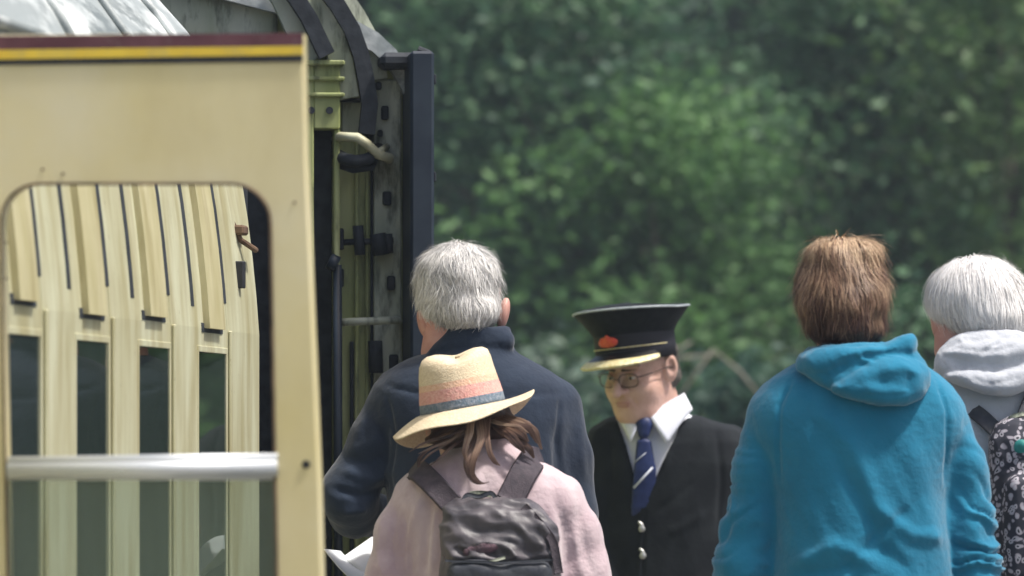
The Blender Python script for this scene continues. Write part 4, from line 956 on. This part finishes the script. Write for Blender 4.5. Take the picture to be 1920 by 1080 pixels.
for s in (-1, 1):
    P = []
    for i in range(21):
        a = 2 * math.pi * i / 20; x = .0235 * math.copysign(abs(math.cos(a)) ** .75, math.cos(a)); z = .0165 * math.copysign(abs(math.sin(a)) ** .75, math.sin(a)); P.append((s * .031 + x, -.109 + .012 * abs(s * .031 + x) / .05, -.001 + z))
    g_.tube(P, .0014, 6, False); lensq.append(P[:-1])
    g_.tube([(s * .054, -.097, .006), (s * .07, -.08, .008), (s * .082, .0, .008), (s * .084, .02, -.002)], .0014, 6)
g_.tube([(-.008, -.108, .002), (0, -.112, .005), (.008, -.108, .002)], .0013, 6)
gl = g_.build('spectacles', M_wire, c_.e, True); hobj(gl)
G_spec = glass('lens_glass', (.93, .93, .93), .0)
lm_ = MB()
for P in lensq: lm_.add([(p[0], p[1], p[2]) for p in P], [tuple(range(len(P)))])
lo_ = lm_.build('lens', G_spec, gl)
hpc = [ell((0, .022, .03), (.079, .092, .085)), ell((0, .05, -.03), (.07, .06, .045), k=.02), ell((0, -.09, -.02), (.2, .105, .12), op='s', k=.008)]
V, Q = surf(hpc, .004); V = V + vnormals(V, Q) * (vnoise(V, 90, 2) * .002)[:, None]
hobj(mk('hair', V, Q, M_chair, c_.e, tint=np.clip(.5 + .5 * vnoise(V, 150, 8), 0, 1)))
# cap
M_cap = mat('cap_black', (.004, .006, .009), (.009, .012, .015), rough=.7, nscale=60, bump=.2, bscale=80, sheen=.03, spec=.15); M_capb = mat('cap_band', (.012, .012, .02), rough=.7); M_peak = mat('cap_peak', (.008, .008, .01), rough=.35)
M_gold = mat('gold_braid', (.66, .55, .24), (.82, .76, .50), rough=.4, nscale=120, metal=.35, bump=.6, bscale=300); M_red = mat('red_badge', (.6, .06, .03), (.7, .14, .05), rough=.5, nscale=60)
M_pip = mat('cap_piping', (.30, .34, .36), (.42, .46, .48), rough=.5, nscale=60)
cap = empty('peaked_cap', c_.e.location + Vector(c_.p(1189, 655, -.066)), R(YAW), 'black peaked cap with red badge and gold trimmed peak', 'cap')
cap.rotation_euler = (Matrix.Rotation(R(-6), 3, 'Y') @ Euler((R(1), 0, R(YAW))).to_matrix()).to_euler()
CP = [(-.026, .0925, .108), (.004, .0925, .108), (.034, .0925, .108), (.038, .094, .110), (.054, .104, .120), (.070, .118, .134), (.082, .129, .144), (.088, .134, .148), (.093, .132, .146), (.096, .118, .128), (.099, .08, .09), (.100, .001, .001)]
def capf(row, a):
    z, rx, ry = row; s = math.sin(a); return (rx * math.cos(a), ry * s + .004, z + (.012 * -s * (z / .1) if s < 0 else 0))
lathe(CP, 64, capf, lambda i: 1 if i < 2 else 0, 'crown', M_cap, [M_capb], cap)
b = MB(); b.tube([capf((.0895, .1355, .1495), 2 * math.pi * i / 64) for i in range(65)], .0026, 7, False); b.build('piping', M_pip, cap, True)
def peakf(t, a):   # a from -1 to 1
    th = R(-90 + a * 70); wd = .058 * math.cos(a * 1.45) ** .8 if abs(a) < 1 else .006; r0x, r0y = .0895, .105
    return ((r0x + wd * t * 1.0) * math.cos(th), (r0y + wd * t) * math.sin(th) + .004, -.004 - .034 * t ** 1.1 * math.cos(a) - .004 * abs(a))
def peaksheet(t0, t1, m, name, dz=0, th=.003, nt=6):
    V = []; Q = []; n = 40
    for i in range(nt + 1):
        for j in range(n + 1):
            q = peakf(t0 + (t1 - t0) * i / nt, -1 + 2 * j / n); V.append((q[0], q[1], q[2] + dz))
    for i in range(nt):
        for j in range(n): a = i * (n + 1) + j; Q.append((a, a + n + 1, a + n + 2, a + 1))
    o = mk(name, V, np.array(Q), m, cap); s_ = o.modifiers.new('thick', 'SOLIDIFY'); s_.thickness = th; s_.offset = 0; return o
peaksheet(0, .66, M_peak, 'peak', 0); peaksheet(.63, 1.04, M_gold, 'braid', .002, .006)
V, Q = surf([ell((0, -.1115, .022), (.028, .005, .013)), ell((-.014, -.1135, .023), (.009, .005, .011), k=.003), ell((.012, -.1135, .022), (.010, .005, .009), k=.003), ell((0, -.1145, .031), (.007, .005, .009), k=.003)], .002); V[:, 1] += (V[:, 0] ** 2) * 2.5
mk('badge', V, Q, M_red, cap)
b = MB(); b.tube([(r_ * .0925, s_, .006) for r_, s_ in [(math.cos(R(-90 + i * 6)), .1105 * math.sin(R(-90 + i * 6)) + .002) for i in range(-15, 16)]], .0014, 6); b.build('chin_cord', M_gold, cap, True)
# shirt, waistcoat jacket, tie
M_shirt = mat('white_shirt', (.66, .68, .76), (.72, .74, .8), rough=.75, nscale=12, bump=.2, bscale=300, sheen=.2)
M_char = mat('charcoal_cloth', (.009, .011, .014), (.014, .017, .020), rough=.9, nscale=20, bump=.25, bscale=70, sheen=.06, spec=.12)
M_tie = mat('blue_tie', (.008, .018, .08), (.014, .028, .11), rough=.5, nscale=60, bump=.2)
M_btn = mat('button_metal', (.42, .42, .40), rough=.35, metal=.6)
M_stripe = mat('tie_stripe', (.55, .58, .66), rough=.5)
def sq_(y, d): return [(y0, a + d, b_ - d, r_ - d / 780, cy) for (y0, a, b_, r_, cy) in y]
rows = [(765, 1190, 1275, .056, .0), (778, 1165, 1295, .075, -.0), (790, 1130, 1335, .09, 0), (805, 1108, 1385, .102, 0), (830, 1100, 1412, .115, 0), (870, 1105, 1415, .125, 0), (950, 1118, 1402, .13, 0), (1080, 1122, 1398, .135, 0), (1200, 1122, 1398, .135, 0), (1300, 1125, 1395, .13, 0)]
shp = [c_.sil(sq_(rows, 10), k=.02), loft([(c_.xz(0, 800)[1], c_.xz(1230, 0)[0], -.01, .085, .078), (c_.xz(0, 770)[1], c_.xz(1230, 0)[0], -.012, .073, .072), (c_.xz(0, 756)[1], c_.xz(1236, 0)[0], -.008, .068, .068)], k=.02),
       loft([(c_.xz(0, 774)[1], c_.xz(1232, 0)[0], -.012, .054, .054), (c_.xz(0, 720)[1], c_.xz(1234, 0)[0], -.012, .056, .056)], op='s', k=.004)]
# collar points
shp += [polycut([c_.xz(1180, 700), c_.xz(1232, 700), c_.xz(1214, 792), c_.xz(1200, 792)], -.3, -.0, k=.003)]
cloth(c_, 'shirt', shp, M_shirt, h=.005, wr=.0012, wsc=16, side=1, stretch=(1, 1, .4), grooves=[([(1250, 780), (1238, 860)], .01, .004), ([(1185, 830), (1192, 900)], .008, .003)], seed=20)
def collar_leaf(a, b_, c, d):
    n = 10; V = []
    for i in range(n + 1):
        for j in range(n + 1):
            u, v = i / n, j / n; p = Vector(a) * (1 - u) * (1 - v) + Vector(b_) * u * (1 - v) + Vector(c) * u * v + Vector(d) * (1 - u) * v
            V.append((p.x, p.y - .012 * math.sin(v * math.pi), p.z + .003 * math.sin(u * math.pi)))
    Q = np.array([(i * (n + 1) + j, (i + 1) * (n + 1) + j, (i + 1) * (n + 1) + j + 1, i * (n + 1) + j + 1) for i in range(n) for j in range(n)])
    o = mk('collar', V, Q, M_shirt, c_.e); s_ = o.modifiers.new('thick', 'SOLIDIFY'); s_.thickness = .004; s_.offset = 0
collar_leaf(c_.p(1282, 738, -.058), c_.p(1214, 780, -.105), c_.p(1247, 832, -.132), c_.p(1296, 768, -.088))
collar_leaf(c_.p(1170, 764, -.05), c_.p(1200, 786, -.095), c_.p(1180, 828, -.125), c_.p(1158, 782, -.07))
jc = [c_.sil(rows, k=.02)] + c_.arm([(1140, 835, 34, -.02), (1122, 930, 37, -.03), (1118, 1010, 38, -.03), (1150, 1165, 30, -.11)], .02) + c_.arm([(1372, 835, 36, .03), (1392, 930, 38, .05), (1395, 1010, 38, .06), (1365, 1175, 30, -.02)], .02)
jc += [polycut([c_.xz(1158, 700), c_.xz(1157, 782), c_.xz(1176, 862), c_.xz(1200, 948), c_.xz(1236, 880), c_.xz(1268, 815), c_.xz(1292, 752), c_.xz(1292, 700)], -.4, .02, k=.004), rc(c_.p(1235, 805, -.02), c_.p(1238, 700, -.01), .078, .082, op='s', k=.004)]
cloth(c_, 'jacket', jc, M_char, h=.0055, wr=.0032, wsc=10, seed=22, side=-1, grooves=[([(1160, 790), (1182, 880), (1204, 950), (1198, 1080)], .004, .004), ([(1285, 765), (1240, 885), (1208, 945)], .004, .004), ([(1206, 950), (1202, 1080)], .003, -.005), ([(1340, 800), (1350, 900), (1345, 1000)], .008, -.006), ([(1140, 820), (1150, 920)], .008, -.004), ([(1250, 1000), (1320, 960)], .012, .004), ([(1230, 960), (1300, 900)], .01, -.003)])
tp = [rc(c_.p(1206, 798, -.114), c_.p(1205, 812, -.118), .021, .015, k=.004, sq=(1, .6, 1)), loft([(c_.xz(0, 1010)[1], c_.xz(1204, 0)[0], -.098, .03, .006), (c_.xz(0, 950)[1], c_.xz(1204, 0)[0], -.120, .030, .006), (c_.xz(0, 880)[1], c_.xz(1207, 0)[0], -.127, .027, .007), (c_.xz(0, 825)[1], c_.xz(1205, 0)[0], -.121, .017, .008)], k=.006)]
V, Q = surf(tp, .0035); mk('tie', V, Q, M_tie, c_.e)
b = MB(); q = [c_.p(1186, 908, -.137), c_.p(1216, 878, -.1395), c_.p(1216, 884, -.1395), c_.p(1188, 914, -.137)]; b.tube([c_.p(1186, 914, -.131), c_.p(1203, 896, -.1345), c_.p(1221, 876, -.131)], .003, 6); b.tube([c_.p(1188, 866, -.130), c_.p(1200, 856, -.133), c_.p(1212, 846, -.129)], .0012, 6); b.build('tie_stripe', M_stripe, c_.e, True)
for px, py, dx in ((1200, 990, 0), (1202, 1040, 0), (1200, 1100, 0)):
    V, Q = surf([ell(c_.p(px + 1, py, -.140), (.0085, .004, .0085)), rc(c_.p(px + 1, py - 8, -.138), c_.p(px - 4, py - 12, -.136), .004, .004, k=.004)], .002); mk('button', V, Q, M_btn, c_.e)
legs(c_, M_jean, M_shoe, 1.72, -1, .01)

# --- person in the turquoise hooded top
t_ = Fig(1605, 1000, 'person with short brown hair in a bright turquoise hooded top, back turned', 'person')
M_turq = mat('turquoise_fleece', (.006, .145, .25), (.012, .185, .31), rough=.9, nscale=8, bump=.55, bscale=70, sheen=.3, spec=.2)
body(t_, t_.p(1580, 555, .01), t_.p(1590, 660, 0), (t_.p(1442, 780), t_.p(1775, 780)), (t_.p(1400, 1060), t_.p(1822, 1060)), (t_.p(1490, 1170, .2), t_.p(1735, 1170, .2)), .95, M_skin, 1.66)
hp = [ell(t_.p(1579, 540, .01), (.084, .096, .084)), ell(t_.p(1580, 572, -.01), (.079, .086, .065), k=.02), ell(t_.p(1586, 612, -.018), (.071, .066, .034), k=.015), ell(t_.p(1560, 480, -.01), (.045, .06, .03), k=.02), ell(t_.p(1610, 476, -.0), (.04, .06, .025), k=.02)]
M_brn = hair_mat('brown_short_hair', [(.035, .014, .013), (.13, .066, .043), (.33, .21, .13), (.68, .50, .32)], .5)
hair(t_, hp, t_.p(1570, 462, .02), M_brn, n=16000, length=.065, width=.0013, mess=.4, lift=.006, tr=(.15, .75), base_t=.15, tipup=.45, ztint=lambda z: np.interp(z, [t_.xz(0, 640)[1], t_.xz(0, 590)[1], t_.xz(0, 500)[1], t_.xz(0, 460)[1]], [-.38, -.2, .08, .42]), mask=lambda V: 1 - .0 * V[:, 2])  # hair tint runs lighter towards the crown, darker at the nape
hood_a = [t_.sil([(642, 1535, 1655, .06, -.0), (655, 1512, 1688, .076, -.0), (670, 1500, 1705, .088, -.004), (688, 1500, 1716, .096, -.006), (702, 1516, 1716, .098, -.008), (718, 1545, 1705, .096, -.008)], k=.008)]
tor = [t_.sil([(645, 1540, 1665, .055), (665, 1525, 1690, .066), (688, 1480, 1738, .08), (704, 1455, 1762, .09), (722, 1432, 1784, .098), (748, 1413, 1802, .106), (780, 1405, 1811, .112), (820, 1412, 1806, .116), (870, 1434, 1790, .119), (930, 1447, 1779, .121), (1000, 1449, 1781, .123), (1080, 1446, 1786, .126), (1200, 1430, 1800, .13), (1290, 1432, 1798, .13)], k=.02)]
tor += t_.arm([(1442, 778, 38, 0), (1422, 880, 45, 0), (1408, 980, 48, 0), (1396, 1060, 52, 0), (1400, 1095, 50, .03), (1480, 1165, 38, .17)], .012)
tor += t_.arm([(1775, 778, 36, 0), (1802, 880, 44, 0), (1815, 980, 46, 0), (1824, 1060, 49, 0), (1822, 1095, 48, .03), (1740, 1165, 38, .17)], .012)
def bunch(V, N):  # sleeve folds gather towards the elbow
    z = V[:, 2]; lo = t_.xz(0, 880)[1]; amt = np.clip((lo - z) / .12, 0, 1)
    xl = np.abs(V[:, 0] - t_.xz(1610, 0)[0]); arm_ = np.clip((xl - .165) / .012, 0, 1)
    ph = z * 190 + vnoise(V, 11, 77) * 9 + vnoise(V, 26, 79) * 3 + np.sign(V[:, 0]) * V[:, 0] * 60
    return arm_ * (.2 + amt) * (.55 + .9 * vnoise(V, 16, 80)) * 1.5 * (.0036 * (np.abs(np.sin(ph / 2)) * 2 - 1.2) + .0014 * np.sin(ph * 1.7 + 2))
cloth(t_, 'hooded_top', tor, M_turq, h=.0055, wr=.0034, wsc=9, seed=31, diag=.5, stretch=(1, 1, .5), sleeve=bunch,
      grooves=[([(1482, 712), (1460, 760), (1456, 830), (1462, 900)], .0035, -.005), ([(1750, 716), (1768, 770), (1772, 850), (1768, 910)], .0035, -.005),
               ([(1520, 760), (1600, 850), (1640, 960)], .018, .006), ([(1560, 860), (1620, 960), (1650, 1060)], .018, -.008), ([(1620, 940), (1700, 1000), (1760, 1010)], .014, .008), ([(1480, 1060), (1560, 1020), (1640, 1060)], .014, .008), ([(1700, 950), (1640, 1000), (1560, 1075)], .01, -.006), ([(1500, 1075), (1600, 1060)], .01, -.005), ([(1640, 1020), (1700, 1070)], .014, -.005), ([(1700, 820), (1730, 920), (1740, 1000)], .018, .003)])
tx0 = t_.xz(1612, 0)[0]
tb_ = lambda x, z: -.092 * np.sqrt(np.maximum(1 - ((x - tx0) / .175) ** 2, .05)) - .16 * np.clip(t_.xz(0, 650)[1] - z, -.02, .1)
tb2 = lambda x, z: tb_(x, z) - .014
hoodp = list(hood_a)
hoodp += [loft([(t_.xz(0, 676)[1], t_.xz(1592, 0)[0], .02, .062, .066), (t_.xz(0, 656)[1], t_.xz(1592, 0)[0], .02, .068, .072), (t_.xz(0, 620)[1], t_.xz(1592, 0)[0], .02, .076, .078)], op='s', k=.005)]
hoodp += [pillow(t_, [(1484, 694), (1490, 668), (1520, 650), (1575, 645), (1650, 645), (1700, 645), (1726, 672), (1742, 700), (1732, 738), (1690, 762), (1640, 760), (1590, 748), (1546, 730), (1512, 710)], tb_, .026, .03, .004),
          pillow(t_, [(1494, 682), (1508, 660), (1560, 650), (1640, 650), (1680, 656), (1650, 666), (1600, 672), (1550, 700), (1515, 704)], tb2, .022, .022, .003),
          pillow(t_, [(1645, 656), (1660, 640), (1688, 626), (1712, 628), (1716, 664), (1690, 672), (1655, 668)], lambda x, z: tb_(x, z) - .004, .026, .02, .003),
          pillow(t_, [(1540, 732), (1585, 700), (1620, 680), (1665, 664), (1716, 672), (1744, 700), (1734, 740), (1690, 764), (1640, 762), (1588, 750)], tb2, .034, .034, .002)]
ho = cloth(t_, 'hood', hoodp, M_turq, h=.0038, wr=.0016, wsc=22, seed=33, diag=.6,
      grooves=[([(1600, 662), (1608, 676), (1630, 684)], .005, .005), ([(1590, 684), (1560, 700), (1535, 712)], .008, -.004), ([(1560, 735), (1620, 715), (1690, 722)], .012, -.004), ([(1640, 700), (1680, 690), (1720, 706)], .009, .004), ([(1600, 742), (1660, 745), (1700, 738)], .005, -.002), ([(1690, 735), (1700, 700)], .008, -.004)])
legs(t_, M_jean, M_shoe, 1.66, 1, .0)

# --- person with white hair at the right edge
h_ = Fig(1850, 955, 'white haired person in a pale grey hooded top at the right edge', 'person')
M_ghood = mat('grey_jersey', (.40, .42, .46), (.5, .52, .56), rough=.9, nscale=14, bump=.6, bscale=80, sheen=.3)
body(h_, h_.p(1825, 575, .01), h_.p(1838, 680, 0), (h_.p(1735, 790), h_.p(1985, 790)), (h_.p(1715, 1010), h_.p(2000, 1010)), (h_.p(1740, 1170, .2), h_.p(1950, 1170, .2)), .95, M_skin, 1.66)
for nm, pr_ in (('ear', ell(h_.p(1760, 612, -.01), (.014, .024, .036), rot=(0, -12, 15))), ('neck', rc(h_.p(1785, 655, -.01), h_.p(1790, 605, -.01), .036, .04, k=.02))):
    V, Q = surf([pr_], .004); mk(nm, V, Q, M_skinr, h_.e)
hp = [ell(h_.p(1832, 560, .005), (.099, .104, .082)), ell(h_.p(1856, 590, -.01), (.084, .09, .045), k=.02), ell(h_.p(1862, 606, -.01), (.08, .08, .035), k=.02)]
M_wht = hair_mat('white_hair', [(.4, .38, .38), (.7, .68, .66), (.85, .83, .81), (.92, .91, .9)], .6)
hair(h_, hp, h_.p(1815, 488, .02), M_wht, n=15000, length=.08, width=.0013, mess=.22, lift=.0045, tr=(.3, .95), base_t=.35, mask=lambda V: (V[:, 0] > h_.xz(1775, 0)[0]) | (V[:, 2] > h_.xz(0, 585)[1]))
tr_ = [h_.sil([(660, 1790, 1905, .055), (682, 1765, 1935, .07), (705, 1735, 1975, .088), (730, 1715, 1998, .1), (760, 1705, 2008, .108), (800, 1705, 2010, .114), (900, 1722, 1995, .12), (1080, 1725, 1992, .125), (1290, 1715, 2000, .13)], k=.02)]
tr_ += h_.arm([(1735, 785, 36, 0), (1718, 900, 42, 0), (1712, 1010, 44, 0), (1745, 1160, 36, .15)], .02) + h_.arm([(1980, 785, 36, 0), (1995, 900, 42, 0), (2000, 1010, 44, 0), (1955, 1160, 36, .15)], .02)
cloth(h_, 'hooded_top', tr_, M_ghood, h=.0065, wr=.002, wsc=13, seed=41)
hx0 = h_.xz(1850, 0)[0]
hb_ = lambda x, z: -.096 * np.sqrt(np.maximum(1 - ((x - hx0) / .17) ** 2, .05)) - .16 * np.clip(h_.xz(0, 640)[1] - z, -.02, .1)
hb2 = lambda x, z: hb_(x, z) - .014
hg = [h_.sil([(622, 1792, 1912, .07, .0), (640, 1772, 1930, .085, .0), (665, 1766, 1940, .095), (700, 1775, 1940, .1, -.006)], k=.008),
      loft([(h_.xz(0, 650)[1], h_.xz(1845, 0)[0], .02, .062, .066), (h_.xz(0, 600)[1], h_.xz(1845, 0)[0], .02, .078, .08)], op='s', k=.005),
      pillow(h_, [(1742, 700), (1750, 660), (1778, 632), (1820, 622), (1900, 618), (1955, 640), (1965, 700), (1925, 728), (1880, 745), (1838, 742), (1790, 722)], hb_, .028, .03, .004),
      pillow(h_, [(1752, 668), (1782, 644), (1850, 636), (1930, 638), (1950, 660), (1880, 690), (1800, 682)], hb2, .026, .024, .003),
      pillow(h_, [(1752, 706), (1796, 688), (1860, 702), (1950, 670), (1962, 705), (1918, 730), (1880, 746), (1836, 743), (1788, 724)], hb2, .032, .026, .002)]
cloth(h_, 'hood', hg, M_ghood, h=.004, wr=.0018, wsc=22, seed=43, diag=.5, grooves=[([(1835, 662), (1850, 650), (1862, 645)], .004, -.005), ([(1780, 655), (1840, 662), (1900, 650)], .006, -.003), ([(1800, 708), (1850, 722), (1910, 708)], .008, -.004)])
legs(h_, M_jean, M_shoe, 1.66, 1, .0)
# patterned backpack
def pattern_mat():
    m = bpy.data.materials.new('patterned_cloth'); m.use_nodes = True; t = m.node_tree; b_ = t.nodes['Principled BSDF']; b_.inputs['Roughness'].default_value = .8
    tc = t.nodes.new('ShaderNodeTexCoord'); n = t.nodes.new('ShaderNodeTexNoise'); n.inputs['Scale'].default_value = 22; mx = t.nodes.new('ShaderNodeMix'); mx.data_type = 'VECTOR'; mx.inputs[0].default_value = .035
    t.links.new(tc.outputs['Object'], n.inputs['Vector']); t.links.new(tc.outputs['Object'], mx.inputs[4]); t.links.new(n.outputs['Color'], mx.inputs[5])
    v = t.nodes.new('ShaderNodeTexVoronoi'); v.inputs['Scale'].default_value = 78; v.feature = 'F1'; t.links.new(mx.outputs[1], v.inputs['Vector'])
    r = t.nodes.new('ShaderNodeValToRGB'); r.color_ramp.interpolation = 'EASE'; e = r.color_ramp.elements
    e[0].position = .14; e[0].color = (.02, .02, .03, 1); e[1].position = .24; e[1].color = (.40, .40, .43, 1); q = e.new(.38); q.color = (.34, .31, .35, 1); q = e.new(.52); q.color = (.02, .022, .035, 1)
    t.links.new(v.outputs['Distance'], r.inputs[0]); t.links.new(r.outputs[0], b_.inputs['Base Color']); return m
M_pat = pattern_mat(); M_teal = mat('teal_patch', (.01, .16, .15), (.03, .24, .22), rough=.6, nscale=40)
bag2 = empty('backpack', h_.e.location + Vector((.05, -.12, 1.0)), 0, 'black and white patterned backpack at the right edge', 'backpack')
s2 = Sub(h_, bag2); zq2 = lambda y: s2.xz(0, y)[1]; xq2 = lambda x: s2.xz(x, 0)[0]; y2 = s2.d.y
p2 = [loft([(zq2(782), xq2(1925), y2 - .14, .045, .02), (zq2(795), xq2(1925), y2 - .15, .075, .04), (zq2(825), xq2(1928), y2 - .155, .088, .055), (zq2(880), xq2(1930), y2 - .16, .092, .062), (zq2(1000), xq2(1932), y2 - .165, .095, .07), (zq2(1150), xq2(1932), y2 - .165, .095, .07)], p=2.8, k=.01), rbox((xq2(1932), y2 - .225, zq2(990)), (.072, .03, .105), .025, k=.008)]
cloth(s2, 'pack', p2, M_pat, h=.005, wr=.002, wsc=22, seed=55, grooves=[([(1865, 880), (1900, 860), (1960, 860)], .004, -.006), ([(1850, 820), (1860, 860)], .006, .004)])
V, Q = surf([ell(s2.p(1897, 838, -.212), (.015, .006, .015)), ell(s2.p(1900, 836, -.217), (.008, .004, .008), k=.003)], .002); mk('badge', V, Q, M_teal, bag2)
strap([(1800, 752, .0), (1812, 765, -.10), (1835, 785, -.125), (1862, 812, -.14)], 30, 'strap', M_bagd, fig=s2)
strap([(1945, 735, -.0), (1935, 735, -.10), (1918, 765, -.13), (1905, 800, -.145)], 34, 'strap', M_bagd, fig=s2)
strap([(1866, 800, -.15), (1885, 782, -.16), (1905, 776, -.16), (1922, 786, -.155)], 9, 'haul_loop', M_greyend, fig=s2)

# ------------------------------------------------------------------ air
hm_ = bpy.data.materials.new('air'); hm_.use_nodes = True; t = hm_.node_tree
for q in list(t.nodes):
    if q.type == 'BSDF_PRINCIPLED': t.nodes.remove(q)
pv = t.nodes.new('ShaderNodeVolumePrincipled'); pv.inputs['Color'].default_value = (.75, .88, 1, 1); pv.inputs['Density'].default_value = .0014; pv.inputs['Anisotropy'].default_value = .2
t.links.new(pv.outputs[0], t.nodes['Material Output'].inputs['Volume'])
hz_ = MB().box((-95, -65, -3), (115, 225, 30), .0).build('haze', hm_); tag(hz_, kind='stuff')
